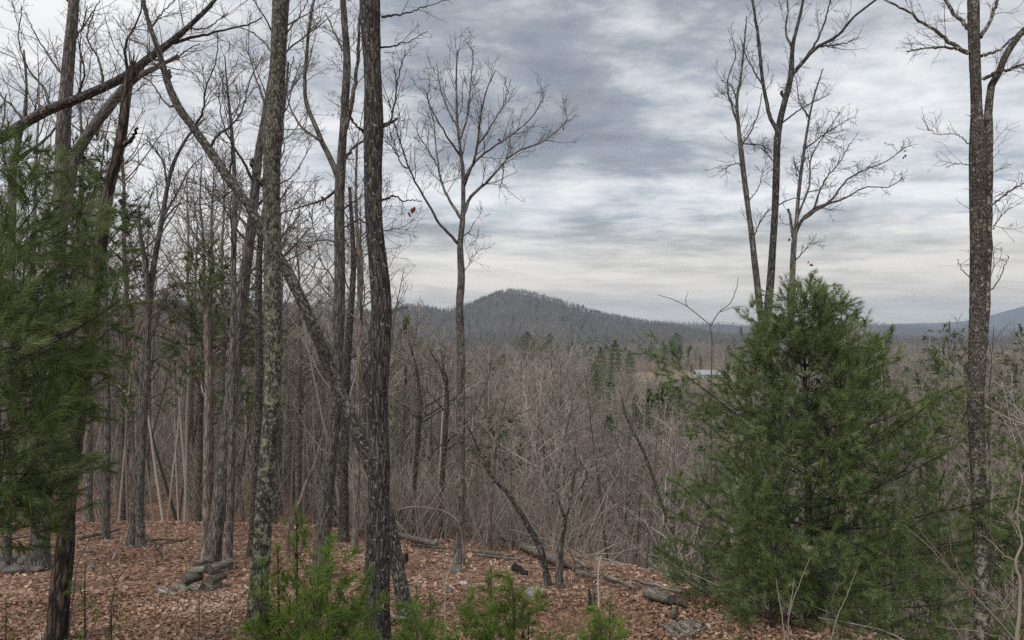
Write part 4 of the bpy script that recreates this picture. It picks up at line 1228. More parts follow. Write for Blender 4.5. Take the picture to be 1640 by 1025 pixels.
# young beeches that keep their rusty leaves
bp_ = proto_tree('', 470, M_TRUNK_MID, M_TWIG_MID, 6, 0.045, first=0.15, n=16, spread=0.32, dens=(2.6, 3.5), l2=(1.0, 0.5), rmin=0.006, el=(62, 10))
g = np.random.default_rng(55)
_P, _R, _lv, _g = auto_tree(6, 0.045, 470, first=0.15, n=16, spread=0.32, dens=(2.6, 3.5), l2=(1.0, 0.5), rmin=0.006, el=(62, 10))
bm_ = MB()
for _Q, _, _k in _lv[1:]:
    for _r in range(3):
        sel = _g.uniform(size=len(_Q)) < 0.7
        leaf_faces(bm_, _Q[sel, -1 - (_r % 2)] + _g.normal(0, 0.05, (sel.sum(), 3)), _g, 0.085, tilt=0.8)
_lf = bm_.build('clinging_leaves', M_DEADLEAF, bp_[0], smooth=False, kind='stuff')
for i, (px_, d, yt, lab) in enumerate([(878, 46, 690, 'rust leaved young beech in the middle of the hollow, right of the pale crooked tree'), (850, 52, 705, 'rust leaved young beech in the hollow just left of another one'),
                                       (262, 30, 735, 'rust leaved young beech behind the crest, right of the close pair of trees'), (282, 36, 715, 'rust leaved young beech farther behind the crest, near the barkless dead stem'),
                                       (1058, 44, 742, 'rust leaved young beech low in the hollow left of the big bushy pine')]):
    b = base_at(px_, d)
    sc_ = (CZ + (HOR - yt) / F * d - b[2]) / 6
    sc_ = float(np.clip(sc_, 0.3, 1.6))
    if i == 0:
        bp_[0].location, bp_[0].scale, bp_[0]['label'], bp_[0]['group'] = b, (sc_,) * 3, lab, 'rust leaved beeches'
    else:
        copy_thing(bp_[0], bp_[1] + [_lf], b, i * 1.7, sc_, lab, 'rust leaved beeches')

# ------------------------------------------------------------------ far woods and brush: one object each, instanced
def scatter(name, protos, pos, rot, scl, idx):
    """one 'stuff' object: geometry nodes put a prototype on every point"""
    pc = bpy.data.collections.new(name + '_kinds')
    for i, me in enumerate(protos):
        o = bpy.data.objects.new('%s_kind_%s' % (name, chr(97 + i)), me)
        pc.objects.link(o)
    me = bpy.data.meshes.new(name)
    me.vertices.add(len(pos))
    me.vertices.foreach_set('co', np.asarray(pos, np.float32).ravel())
    for nm, ty, data, key in (('rot', 'FLOAT_VECTOR', rot, 'vector'), ('scl', 'FLOAT_VECTOR', scl, 'vector'), ('idx', 'INT', idx, 'value')):
        a = me.attributes.new(nm, ty, 'POINT')
        a.data.foreach_set(key, np.asarray(data, np.int32 if ty == 'INT' else np.float32).ravel())
    o = link_mesh(name, me, kind='stuff')
    ng = bpy.data.node_groups.new(name, 'GeometryNodeTree')
    ng.interface.new_socket('Geometry', in_out='INPUT', socket_type='NodeSocketGeometry')
    ng.interface.new_socket('Geometry', in_out='OUTPUT', socket_type='NodeSocketGeometry')
    t = NT(ng)
    gi = t.n('NodeGroupInput')
    ci = t.n('GeometryNodeCollectionInfo', {'Collection': pc})
    ci.inputs['Separate Children'].default_value = True
    ci.inputs['Reset Children'].default_value = True

    def attr(nm, ty):
        return t.n('GeometryNodeInputNamedAttribute', {'Name': nm}, data_type=ty).outputs[0]
    ip = t.n('GeometryNodeInstanceOnPoints', {'Points': gi.outputs[0], 'Instance': ci.outputs[0], 'Instance Index': attr('idx', 'INT'),
                                              'Rotation': attr('rot', 'FLOAT_VECTOR'), 'Scale': attr('scl', 'FLOAT_VECTOR')})
    ip.inputs['Pick Instance'].default_value = True
    t.n('NodeGroupOutput', {0: ip.outputs[0]})
    md = o.modifiers.new('scatter', 'NODES')
    md.node_group = ng
    return o


def joined_tree(name, seed, mat, Ht, r0, **kw):
    P, R, lv, g2 = auto_tree(Ht, r0, seed, **kw)
    mb = MB()
    add_tubes(mb, P, R, 4, tint=0.35)
    for (a, b, k) in lv:
        if len(a):
            add_tubes(mb, a, b, 3, tint=np.clip(g2.normal(0.5, 0.3, len(a)), 0, 1))
    return mb.mesh(name, mat)


def conifer_mesh(name, seed, mat, Ht, rmax, z0, n=900, size=0.5, round_=False):
    """leaf-clump faces through the crown volume round a thin trunk"""
    g2 = np.random.default_rng(seed)
    mb = MB()
    t = np.linspace(0, 1, 6)
    add_tubes(mb, np.stack([0 * t, 0 * t, Ht * t], -1), 0.16 * (1 - t) + 0.02, 5, tint=0.0)
    f = g2.uniform(0, 1, n) ** 0.9
    lay = np.round(f * 11) / 11 + g2.normal(0, 0.018, n)
    f = np.clip(np.where(g2.uniform(size=n) < 0.75, lay, f), 0, 1)
    prof = np.sqrt(np.clip(1 - (2 * f - 0.9) ** 2, 0.02, 1)) if round_ else (1 - f) ** 0.75 + 0.05
    a = g2.uniform(0, 6.283, n)
    lump = 0.75 + 0.35 * np.sin(a * 3 + f * 17 + seed) * np.cos(f * 23 + a)
    rr = rmax * prof * np.sqrt(g2.uniform(0.08, 1, n)) * lump
    C = np.stack([np.cos(a) * rr, np.sin(a) * rr, Ht * (z0 + (1 - z0) * f) - 0.12 * rr], -1)
    d = unit(np.stack([np.cos(a), np.sin(a), g2.normal(0.15, 0.4, n)], -1) + g2.normal(0, 0.35, (n, 3)))
    s = unit(np.cross(d, g2.normal(0, 1, (n, 3))))
    L = (size * g2.uniform(0.5, 1.3, n))[:, None]
    V = np.stack([C - d * L * 0.4, C + s * L * 0.22, C + d * L * 0.6, C - s * L * 0.22], 1)
    mb.add(V.reshape(-1, 3), q=np.arange(n * 4).reshape(-1, 4), c=np.repeat(np.clip(g2.normal(0.5, 0.25, n), 0, 1), 4))
    return mb.mesh(name, mat, smooth=False)


FAR_KW = dict(first=0.3, n=17, spread=0.26, dens=(1.9, 2.4), l2=(1.6, 0.8), up=0.06)
far_protos = [joined_tree('far_bare_tree', 500 + i, M_TWIG_FAR, 15, 0.15, rmin=0.014, **FAR_KW) for i in range(4)]
far_protos += [joined_tree('far_hill_tree', 510 + i, M_TWIG_HILL, 13, 0.16, rmin=0.035, third=False, first=0.25, n=18, spread=0.28, dens=(1.5, 0), l2=(1.9, 0.9), up=0.08) for i in range(3)]
far_protos += [conifer_mesh('far_pine', 520, M_NEEDLE_DK, 14, 3.0, 0.35, 700, 0.9, True), conifer_mesh('far_cedar', 521, M_NEEDLE_DK, 8, 1.7, 0.05, 700, 0.7)]


def in_field(x, y):
    ax = np.interp(y, [345, 470], [56, 70])
    bx = np.interp(y, [345, 470], [125, 158])
    return (y > 341) & (y < 474) & (x > ax - 4) & (x < bx + 4)


g = np.random.default_rng(123)
FX, FY = [], []
for (r0, r1, area) in ((34, 70, 13), (70, 130, 9), (130, 300, 20), (300, 800, 48), (800, 1250, 62), (1250, 2000, 38), (2000, 2900, 230)):
    n = int(0.86 * (r1 ** 2 - r0 ** 2) / area)
    yy = np.sqrt(g.uniform(r0 ** 2, r1 ** 2, n))
    uu = g.uniform(-0.86, 0.86, n)
    FX.append(uu * yy)
    FY.append(yy)
FX, FY = np.concatenate(FX), np.concatenate(FY)
FZ = H(FX, FY)
u = FX / FY
px = CX + F * u
capy = np.interp(px, [-200, 300, 450, 640, 700, 900, 960, 1000, 1020, 1190, 1210, 1300, 1500, 1640, 1900], [470, 478, 500, 520, 530, 540, 545, 560, 603, 603, 590, 560, 540, 530, 520])
want = np.where(FY > 1000, g.uniform(7, 13, len(FX)), g.uniform(11, 18, len(FX)))
capd = CZ + (HOR - capy - g.exponential(10, len(FX))) / F * FY - FZ
ht = np.where(FY < 320, np.minimum(want, capd), want)
grove = v2(FX, FY, 0.02, 2.2) > 0.42
idx = g.integers(0, 4, len(FX))
idx = np.where(FY > 650, 4 + g.integers(0, 3, len(FX)), idx)
con = g.uniform(size=len(FX)) < np.where(grove, 0.22, 0.025)
idx = np.where(con, np.where(g.uniform(size=len(FX)) < 0.5, 7, 8), idx)
ok = (ht > np.where(FY < 70, 4.0, 2.6)) & ~in_field(FX, FY)
ok &= ~((FY < 70) & con)
back = FZ < H(FX, FY - 25) - 9        # the hidden lee of the hills keeps fewer trees
ok &= ~(back & (FY > 1560))
ph = np.array([15, 15, 15, 15, 13, 13, 13, 14, 8.0])
ht = np.where(idx == 8, np.minimum(ht, 9), ht)
s = (ht / ph[idx])
wide = np.maximum(s, 0.55)
scatter('distant_woods', far_protos, np.stack([FX, FY, FZ], -1)[ok], np.stack([0 * s, 0 * s, g.uniform(0, 6.28, len(s))], -1)[ok], np.stack([wide, wide, s], -1)[ok], idx[ok])

# brush on the slope: whips, briars and fallen twigs
brush = []
for i in range(4):
    g2 = np.random.default_rng(540 + i)
    n = 7
    P1, R1 = walk(g2.normal(0, 0.18, (n, 3)) * np.array([1, 1, 0]), unit(np.stack([g2.normal(0, .35, n), g2.normal(0, .35, n), np.ones(n)], -1)), g2.uniform(0.9, 2.6, n), g2.uniform(0.008, 0.016, n), 0.005, 8, 0.10, 0.02, g2)
    P2, R2 = grow(P1, R1, 4, 0.55, (48, 14), 5, 0.16, 0.04, g2, 0.2, 1, 0.003)
    P3, R3 = grow(P2, R2, 5, 0.28, (48, 14), 4, 0.18, 0.03, g2, 0.2, 1, 0.0025)
    mb = MB()
    for (a, b, k) in ((P1, R1, 4), (P2, R2, 3), (P3, R3, 3)):
        add_tubes(mb, a, b, k, tint=np.clip(g2.normal(0.45, 0.25, len(a)), 0, 1))
    brush.append(mb.mesh('brush', M_TWIG_FAR))
for i in range(4):        # slim straight poles that fill the wood between the counted trees
    g2 = np.random.default_rng(560 + i)
    P, R, lv, _ = auto_tree(8, 0.045, 560 + i, first=0.45, n=9, spread=0.16, dens=(2.2, 2.5), l2=(0.7, 0.35), rmin=0.006, wob=0.012)
    mb = MB()
    add_tubes(mb, P, R, 5, tint=0.15 + 0.25 * i)
    for (a, b, k) in lv:
        if len(a):
            add_tubes(mb, a, b, 3, tint=np.clip(g2.normal(0.45, 0.25, len(a)), 0, 1))
    brush.append(mb.mesh('pole', M_TWIG_FAR if i % 2 else M_TWIG_TALL))
n = 2600
bd = np.sqrt(g.uniform(12 ** 2, 75 ** 2, n))
bx = g.uniform(-0.75, 0.75, n) * bd
ok = bd > np.interp(bx, EX, EY) + np.where(bx < -3, 2.0, 3.6)
wx = g.uniform(-4.5, 1.4, 130)
wy = np.interp(wx, EX, EY) + g.uniform(-1.8, 3.6, 130)
bx, bd, ok = np.concatenate([bx, wx]), np.concatenate([bd, wy]), np.concatenate([ok, np.ones(130, bool)])
bp = np.stack([bx, bd, H(bx, bd) - 0.05], -1)[ok]
sc = np.repeat(g.uniform(0.6, 1.5, (len(bp), 1)), 3, 1) * np.clip(bp[:, 1:2] / 24, 0.8, 2.2)
bi = np.where(g.uniform(size=len(bp)) < 0.42, 4 + g.integers(0, 4, len(bp)), g.integers(0, 4, len(bp)))
bi[-130:] = g.integers(0, 4, 130)
cap_ = CZ + (HOR - np.interp(CX + F * bp[:, 0] / bp[:, 1], PX, PY) - 10) / F * bp[:, 1] - bp[:, 2]
ps_ = np.clip(np.minimum(g.uniform(0.55, 1.35, len(bp)), cap_ / 8), 0.3, None)
sc = np.where((bi >= 4)[:, None], np.stack([ps_, ps_, ps_], -1), sc)
scatter('understory_brush', brush, bp, np.stack([g.normal(0, .12, len(bp)), g.normal(0, .12, len(bp)), g.uniform(0, 6.28, len(bp))], -1), sc, bi)

# named conifers far off
cp = [conifer_mesh('round_pine', 530 + i, M_NEEDLE_DK, 14, 3.2, 0.45, 2600, 0.42, True) for i in range(2)]
cc = [conifer_mesh('cedar', 540 + i, M_NEEDLE_DK, 6, 1.6, 0.02, 2400, 0.26) for i in range(2)]
for i, (px_, d, yt, me, wd, lab) in enumerate([
    (985, 205, 545, cp[0], 0.55, 'rounded green pine of the distant group left of the tan field, the tallest'),
    (962, 190, 557, cp[1], 0.5, 'green pine left of the tallest one in the distant group by the tan field'),
    (1008, 215, 562, cp[1], 0.5, 'green pine at the right of the distant group by the tan field'),
    (955, 150, 592, cp[0], 0.4, 'olive green pine lower and nearer than the distant group by the tan field'),
    (978, 140, 600, cc[0], 0.7, 'yellowish green cedar below the distant pine group'),
    (1083, 500, 533, cp[0], 1.3, 'lone round topped green pine standing behind the tan field'),
    (1043, 500, 548, cp[1], 0.8, 'dark pine behind the tan field, farther left of the lone round topped one'),
    (1058, 500, 552, cp[1], 0.7, 'dark pine close left of the lone round topped one behind the field'),
    (1040, 112, 624, cc[1], 0.9, 'bushy green cedar at the left of the low clump before the tan field'),
    (1062, 108, 614, cc[0], 1.0, 'bushy green cedar in the middle of the low clump before the tan field'),
    (1085, 115, 621, cc[1], 0.9, 'bushy green cedar at the right of the low clump before the tan field'),
    (1018, 120, 634, cc[0], 0.8, 'small green cedar left of the low clump before the tan field'),
    (652, 62, 508, cp[1], 0.4, 'yellow green pine top peeking out right of the thick dark oak'),
    (845, 380, 532, cp[0], 1.2, 'dull green pine in the woods below the hill'),
    (880, 400, 534, cp[1], 1.1, 'dull green pine right of another in the woods below the hill'),
    (1400, 90, 545, cc[1], 1.0, 'small green cedar right of the big bushy pine, far back'),
]):
    b = base_at(px_, d)
    ht = CZ + (HOR - yt) / F * d - b[2]
    hh = 14 if me in cp else 6
    o = tag(link_mesh('pine_tree' if me in cp else 'cedar_tree', me), lab, 'conifer', 'evergreens in the valley')
    o.location, o.scale, o.rotation_euler = b, (ht / hh * wd, ht / hh * wd, ht / hh), (0, 0, i * 1.3)


# ------------------------------------------------------------------ houses and the car in the valley
def box(mb, x0, x1, y0, y1, z0, z1):
    v = [(x, y, z) for z in (z0, z1) for y in (y0, y1) for x in (x0, x1)]
    return mb.add(v, q=[(0, 2, 3, 1), (4, 5, 7, 6), (0, 1, 5, 4), (2, 6, 7, 3), (0, 4, 6, 2), (1, 3, 7, 5)])


def house(label, base, w, dp, h, rz, wins, ridge=2.4, group=None):
    r = thing('house', label, 'house', base)
    r.rotation_euler = (0, 0, rz)
    r['org'] = [0.0, 0.0, 0.0]
    box(MB(), -w / 2, w / 2, -dp / 2, dp / 2, -1.0, h).build('wall', M_SIDING, r, smooth=False)
    e = 0.5
    v = [(-w / 2 - e, -dp / 2 - e, h), (w / 2 + e, -dp / 2 - e, h), (w / 2 + e, dp / 2 + e, h), (-w / 2 - e, dp / 2 + e, h), (-w / 2 - e, 0, h + ridge), (w / 2 + e, 0, h + ridge)]
    v += [(a, b, c + 0.15) for a, b, c in v]
    f = [(6, 7, 11, 10), (8, 9, 10, 11), (0, 4, 5, 1), (2, 5, 4, 3), (0, 1, 7, 6), (2, 3, 9, 8)]
    t = [(0, 6, 10), (0, 10, 4), (4, 10, 9), (4, 9, 3), (1, 5, 11), (1, 11, 7), (5, 2, 8), (5, 8, 11)]
    MB().add(v, q=f, t=t).build('roof', M_ROOF, r, smooth=False)
    for x in wins:
        fr = box(MB(), x - 0.75, x + 0.75, -dp / 2 - 0.06, -dp / 2 + 0.02, 0.9, 2.2).build('window', M_SIDING, r, smooth=False)
        box(MB(), x - 0.6, x + 0.6, -dp / 2 - 0.09, -dp / 2 - 0.05, 1.05, 2.05).build('pane', M_GLASS, fr, smooth=False)
    box(MB(), 0.4, 1.5, -dp / 2 - 0.08, -dp / 2 + 0.02, 0.05, 2.15).build('door', M_GLASS, r, smooth=False)
    return r


b = base_at(1139, 418)
house('long low house with a pale grey metal roof at the edge of the tan field', b + np.array([0, 0, 0.1]), 19, 8, 2.9, 0.12, (-8, -5.5, -3, 4, 6.5))
b = base_at(656, 1430)
house('small white house high on the wooded hill left of the summit', b + np.array([0, 0, 6]), 13, 8, 4.5, 0.1, (-4, -2, 3, 5), 2.0)


def car(label, base, rz):
    r = thing('parked_car', label, 'car', base)
    r.rotation_euler = (0, 0, rz)
    r['org'] = [0.0, 0.0, 0.0]
    prof = [(-2.2, 0.35), (2.2, 0.35), (2.25, 0.85), (1.2, 1.0), (0.6, 1.5), (-1.5, 1.52), (-2.1, 1.05)]
    n = len(prof)
    v = [(x, s * 0.85, z) for s in (-1, 1) for x, z in prof]
    q = [(i, (i + 1) % n, n + (i + 1) % n, n + i) for i in range(n)]
    t = [(0, i + 1, i) for i in range(1, n - 1)] + [(n, n + i, n + i + 1) for i in range(1, n - 1)]
    MB().add(v, q=q, t=t).build('body', M_PAINT, r, smooth=False)
    for s in (-1, 1):
        MB().add([(-1.35, s * 0.865, 1.05), (0.75, s * 0.865, 1.05), (0.45, s * 0.865, 1.42), (-1.25, s * 0.865, 1.42)], q=[(0, 1, 2, 3)]).build('window', M_GLASS, r, smooth=False)
        for x in (-1.4, 1.4):
            a = np.array([[x, s * 0.72, 0.33], [x, s * 0.9, 0.33]])
            add_tubes(MB(), a, np.array([0.33, 0.33]), 12, cap=True).build('wheel', M_TYRE, r)
    return r


car('white car parked by the left end of the long low house', base_at(1104, 403) + np.array([0, 0, 0.4]), 0.1)


# ------------------------------------------------------------------ logs, stumps, stones
def log(name, label, cat, p1, p2, r1, r2=None, mat=None, group=None, seed=0, k=14, cut=M_CUT, wob=0.02):
    g2 = np.random.default_rng(seed + 900)
    p1, p2 = np.array(p1, float), np.array(p2, float)
    r2 = r2 or r1 * 0.9
    mid = (p1 + p2) / 2
    root = thing(name, label, cat, mid, group)
    L = np.linalg.norm(p2 - p1)
    m = int(max(6, min(40, L / 0.05)))
    t = np.linspace(0, 1, m)[:, None]
    P = p1 * (1 - t) + p2 * t
    P[1:-1] += np.cumsum(g2.normal(0, wob * min(L, 1) / math.sqrt(m), (m - 2, 3)), 0) * np.sin(t[1:-1] * math.pi)
    R = (r1 * (1 - t) + r2 * t)[:, 0] * (1 + g2.normal(0, 0.03, m))
    add_tubes(MB(), P, R, k, disp=bark_disp(0.008, 20, 3, 0.06), seed=seed).build('bark', mat or M_LOG, root)
    for e, s in ((0, -1), (-1, 1)):
        ax = unit(P[e] - P[1 if e == 0 else -2])
        ref = np.array([0, 0, 1.0]) if abs(ax[2]) < 0.9 else np.array([1.0, 0, 0])
        a = unit(np.cross(ax, ref))
        b2 = np.cross(ax, a)
        th = np.arange(k) * 2 * math.pi / k
        ring = P[e] + ax * 0.004 + (R[e] * 0.93) * (np.cos(th)[:, None] * a + np.sin(th)[:, None] * b2)
        bc = np.stack([np.cos(th) * R[e] * 4, np.sin(th) * R[e] * 4, 0 * th], -1)
        V = np.concatenate([ring, (P[e] + ax * 0.008)[None]])
        MB().add(V, t=[(k, (i + 1) % k, i) for i in range(k)], b=np.concatenate([bc, np.zeros((1, 3))])).build('cut_end', cut, root, smooth=False)
    return root


GR_PILE = 'cut logs in the heap at the foot of the dark scaly trunk'
for i, (a, b, w, dz, lab) in enumerate([
    ((252, 944), (284, 956), 13, 0.0, 'pale debarked log lying out front at the left of the cut log pile'),
    ((279, 938), (302, 949), 13, 0.25, 'grey log lying between the pale debarked one and the rest of the pile'),
    ((297, 940), (325, 944), 17, 0.4, 'thick grey log in the bottom row of the cut log pile'),
    ((294, 927), (322, 923), 15, 0.5, 'log with a dark left end in the second row of the cut log pile'),
    ((306, 914), (331, 911), 12, 0.6, 'thin log on top of the cut log pile'),
]):
    d0 = ground_hit((a[0] + b[0]) / 2, 953)[1] + dz
    tl = 0.14 if i == 3 else -0.14
    log('cut_log', lab, 'log', at(*a, d0 - tl), at(*b, d0 + tl), w * d0 / F / 2, group=GR_PILE, seed=i, mat=M_PALE if i == 0 else M_LOG)
for i, (c, w, dz, lab) in enumerate([
    ((335, 913), 15, 0.45, 'log on top of the cut log pile showing its round end'),
    ((335, 930), 17, 0.4, 'middle log of the cut log pile showing its round end on the right'),
    ((327, 945), 17, 0.3, 'bottom log of the cut log pile showing its round end on the right'),
    ((313, 905), 12, 1.1, 'dark ended log lying behind the cut log pile on the left of the trunk'),
    ((349, 907), 12, 1.6, 'small log lying behind the cut log pile on the right of the trunk'),
]):
    d0 = ground_hit(c[0], 953)[1] + dz
    p = at(*c, d0)
    log('cut_log', lab, 'log', p, p + np.array([0.10, 0.34, -0.02]), w * d0 / F / 2, group=GR_PILE, seed=20 + i)

GR_F = 'fallen logs and poles along the lower edge of the clearing'
for i, (a, b, w, lift, lab, mt) in enumerate([
    ((632, 862), (700, 881), 8, 0, 'weathered grey log lying just right of the thick dark oak at the clearing edge', M_LOG),
    ((659, 879), (714, 885), 4, 0, 'thin dark pole lying below the weathered log right of the thick dark oak', M_LEAN),
    ((757, 889), (822, 897), 5, 0, 'straight grey pole lying left of the black charred stump', M_LOG),
    ((760, 894), (850, 903), 4, 0, 'second thin grey pole lying just below the straight one near the charred stump', M_LOG),
    ((799, 866), (862, 896), 9, 0.05, 'pale barkless log slanting down behind the charred stump', M_PALE),
    ((826, 878), (900, 914), 10, 0.0, 'long thick grey log running behind the leaning dark stem', M_LOG),
    ((880, 900), (930, 922), 6, 0.0, 'dark log lying behind the crooked pale fork tree', M_LEAN),
    ((922, 909), (946, 922), 6, 0.05, 'pale split log in the line right of the crooked pale fork tree', M_PALE),
    ((924, 925), (958, 932), 7, 0, 'grey log lying in front of the pale split one at the clearing edge', M_LOG),
    ((968, 932), (1000, 942), 7, 0, 'pale broken log in the middle of the line on the right', M_PALE),
    ((1000, 943), (1024, 952), 6, 0, 'short grey log joining the pale broken one to the long pale pole', M_LOG),
    ((1014, 940), (1092, 963), 6, 0.04, 'long pale pole resting beside the thick mossy log left of the big pine', M_PALE),
    ((1036, 962), (1076, 975), 15, 0, 'thick mossy log at the right end of the line, left of the big pine', M_LOG),
    ((1073, 971), (1098, 979), 10, 0, 'short dark log touching the right end of the thick mossy one', M_LEAN),
    ((1083, 983), (1077, 998), 7, 0, 'short grey chunk of wood below the short dark log', M_LOG),
    ((126, 871), (192, 854), 6, 0.03, 'crooked pale fallen branch on the leaves at the left crest', M_PALE),
    ((228, 868), (292, 871), 3, 0.0, 'thin dark fallen branch at the left crest right of the close pair of trees', M_LEAN),
    ((624, 1001), (652, 1008), 7, 0.03, 'pale broken log lying at the right foot of the thick dark oak', M_PALE),
    ((8, 870), (48, 866), 4, 0.02, 'grey fallen branch near the far left edge at the crest', M_LOG),
]):
    p1, p2 = ground_hit(*a), ground_hit(*b)
    r = 1.15 * w * p1[1] / F / 2
    up_ = np.array([0, 0, r * 0.8 + lift + 0.06])
    log('fallen_log', lab, 'log', p1 + up_, p2 + up_, r, r * 0.8, mt, GR_F, 40 + i, k=10)
for i, (a, b, w, lab) in enumerate([
    ((1066, 1008), (1092, 1030), 10, 'leftmost log in the stack at the bottom left of the big pine'),
    ((1078, 1003), (1104, 1026), 10, 'second log in the stack at the bottom left of the big pine'),
    ((1090, 1004), (1118, 1022), 11, 'third log, with a dark end, in the stack left of the big pine'),
    ((1104, 1002), (1126, 1014), 11, 'rightmost log in the stack at the bottom left of the big pine'),
]):
    p1, p2 = ground_hit(*a), ground_hit(*b)
    r = w * p1[1] / F / 2
    log('cut_log', lab, 'log', p1 + [0, 0, r * 0.9], p2 + [0, 0, r * 0.9], r, group='logs stacked beside the big pine', seed=80 + i)
# slanting dead branches
for i, (a, b, db, w, lab) in enumerate([
    ((224, 842), (266, 900), 0.0, 3.5, 'dark dead branch propped slantwise at the foot of the close pair of trees'),
    ((197, 860), (179, 898), 0.0, 4, 'grey dead prop leaning against the left side of the close pair of trees'),
    ((1073, 876), (1042, 914), 0.0, 4, 'pale dead branch leaning in the fallen wood left of the big pine'),
    ((1000, 880), (962, 914), 0.0, 2.5, 'thin pale dead branch arching over the fallen wood line'),
    ((1054, 990), (1041, 1004), 0.0, 5, 'short dark stick poking up from the leaves near the thick mossy log'),
]):
    p2 = ground_hit(*b)
    p1 = at(*a, p2[1] + 0.5)
    log('dead_branch', lab, 'branch', p1, p2, w * p2[1] / F / 2 * 0.7, w * p2[1] / F / 2, M_LEAN if i in (0, 4) else M_PALE, 'dead branches propped in the clearing', 100 + i, k=8)


def stone(name, label, px_, py_, rx, ry, mat, seed, group=None, cat='stone'):
    p = ground_hit(px_, py_ + ry * 0.7)
    d = p[1]
    n, m = 14, 10
    a, e = np.meshgrid(np.linspace(0, 2 * math.pi, n, endpoint=False), np.linspace(-1.5, 1.5, m))
    S = np.stack([np.cos(a) * np.cos(e), np.sin(a) * np.cos(e), np.sin(e)], -1)
    k = 1 + 0.28 * vnoise(S * 1.3 + seed * 3.1) + 0.12 * vnoise(S * 3.1 + seed)
    V = S * k[..., None] * np.array([rx, rx * 0.9, ry]) * d / F
    c = at(px_, py_, d)
    i, j = np.meshgrid(np.arange(m - 1), np.arange(n), indexing='ij')
    q = np.stack([i * n + j, i * n + (j + 1) % n, (i + 1) * n + (j + 1) % n, (i + 1) * n + j], -1).reshape(-1, 4)
    mb = MB().add(V.reshape(-1, 3), q)
    o = tag(link_mesh(name, mb.mesh(name, mat)), label, cat, group)
    o.location = c
    return o


GR_S = 'rounded stones heaped at the far left'
for i, (a, b, rx, ry, lab) in enumerate([
    (16, 893, 16, 10, 'largest rounded stone on top of the heap at the left edge'), (0, 911, 12, 9, 'rounded stone cut by the left edge at the bottom of the heap'), (22, 914, 15, 8, 'flat rounded stone at the bottom front of the left heap'),
    (36, 900, 9, 7, 'small angular stone in the middle of the left heap'), (50, 898, 10, 9, 'dark stone leaning on the straight grey trunk foot'), (60, 911, 10, 5, 'low dark stone in front of the straight grey trunk foot'),
    (2, 894, 8, 8, 'rounded stone at the left edge on top of the cut off one')]):
    stone('stone', lab, a, b, rx, ry, M_ROCK, i, GR_S)
stone('stone', 'small grey stone in the yellowish seedlings right of the leaning snag', 147, 907, 7, 5, M_ROCK, 11)
stone('stone', 'small dark stone farther back right of the leaning snag', 142, 882, 7, 4, M_ROCK, 12)
stone('stone', 'lumpy grey stone at the foot of the slender fan crowned tree', 731, 913, 10, 6, M_ROCK, 13)
stone('stone', 'low brown stone in the leaves below the slender fan crowned tree', 719, 946, 6, 4, M_ROCK, 14)
stone('stone', 'pale stone in the leaves right of the slender fan crowned tree foot', 742, 934, 7, 3, M_PALEROCK, 15)
for i, (a, b, rx, ry, lab) in enumerate([(1079, 828, 5, 5, 'grey boulder glimpsed low at the left side of the big pine'), (1074, 842, 6, 4, 'grey boulder just below another at the left side of the big pine')]):
    stone('boulder', lab, a, b, rx, ry, M_ROCK, 30 + i, cat='boulder')


def stump(label, px_, ytop, ybot, w, mat, seed, jag=0.02, cut=M_CUTPALE):
    p = ground_hit(px_, ybot)
    d = p[1]
    r = w * d / F / 2
    h = (ybot - ytop) * d / F
    g2 = np.random.default_rng(seed)
    root = thing('tree_stump', label, 'stump', p)
    k, m = 26, 8
    th = np.arange(k) * 2 * math.pi / k
    rows = []
    topz = h + g2.normal(0, jag, k) + 0.15 * h * np.sin(th + seed)
    rad = r * (1 + 0.08 * np.sin(th * 3 + seed) + g2.normal(0, 0.03, k))
    for i in range(m):
        f = i / (m - 1)
        fl = 1 + 0.35 * (1 - f) ** 3
        rows.append(np.stack([p[0] + np.cos(th) * rad * fl, p[1] + np.sin(th) * rad * fl, p[2] - 0.1 + (topz + 0.1) * f], -1))
    inner = np.stack([p[0] + np.cos(th) * rad * 0.86, p[1] + np.sin(th) * rad * 0.86, p[2] + topz * 0.96], -1)
    V = np.array(rows)
    i, j = np.meshgrid(np.arange(m - 1), np.arange(k), indexing='ij')
    q = np.stack([i * k + j, i * k + (j + 1) % k, (i + 1) * k + (j + 1) % k, (i + 1) * k + j], -1).reshape(-1, 4)
    bc = np.stack([np.tile(np.cos(th) * r, m), np.tile(np.sin(th) * r, m), V[..., 2].ravel()], -1)
    MB().add(V.reshape(-1, 3), q, b=bc).build('bark', mat, root)
    rim = np.concatenate([V[-1], inner])
    low = p + np.array([0.1 * r, 0, h * 0.72])
    VV = np.concatenate([rim, low[None]])
    q = [(a, (a + 1) % k, k + (a + 1) % k, k + a) for a in range(k)]
    t = [(2 * k, k + a, k + (a + 1) % k) for a in range(k)]
    MB().add(VV, q, t, b=VV).build('cut_face', cut, root, smooth=False)


stump('wide pale topped stump with a hollow middle, cut low in the open leaf litter', 855, 946, 962, 29, M_LOG, 1)
stump('small ragged brown stump just right of the thick dark oak at the clearing edge', 649, 888, 903, 9, M_SNAG, 2, 0.04, M_CUT)
stump('ragged brown stump half rotted, right of the wide pale topped stump', 948, 953, 973, 12, M_SNAG, 4, 0.06, M_CUT)
M_CHAR = plain('charred_wood', (0.012, 0.011, 0.011), (0.045, 0.04, 0.038), 14, 0.8, 0.6)
r = thing('charred_stump', 'black charred lumpy stump right of the slender fan crowned tree', 'stump', ground_hit(832, 920))
for i, (a, b, rx, ry) in enumerate([(824, 909, 5, 8), (831, 912, 6, 7), (839, 917, 7, 5)]):
    o = stone('charred_lump', '', a, b, rx, ry, M_CHAR, 50 + i)
    del o['label'], o['category']
    o.parent = r
    o.location = np.array(o.location) - np.array(r['org'])


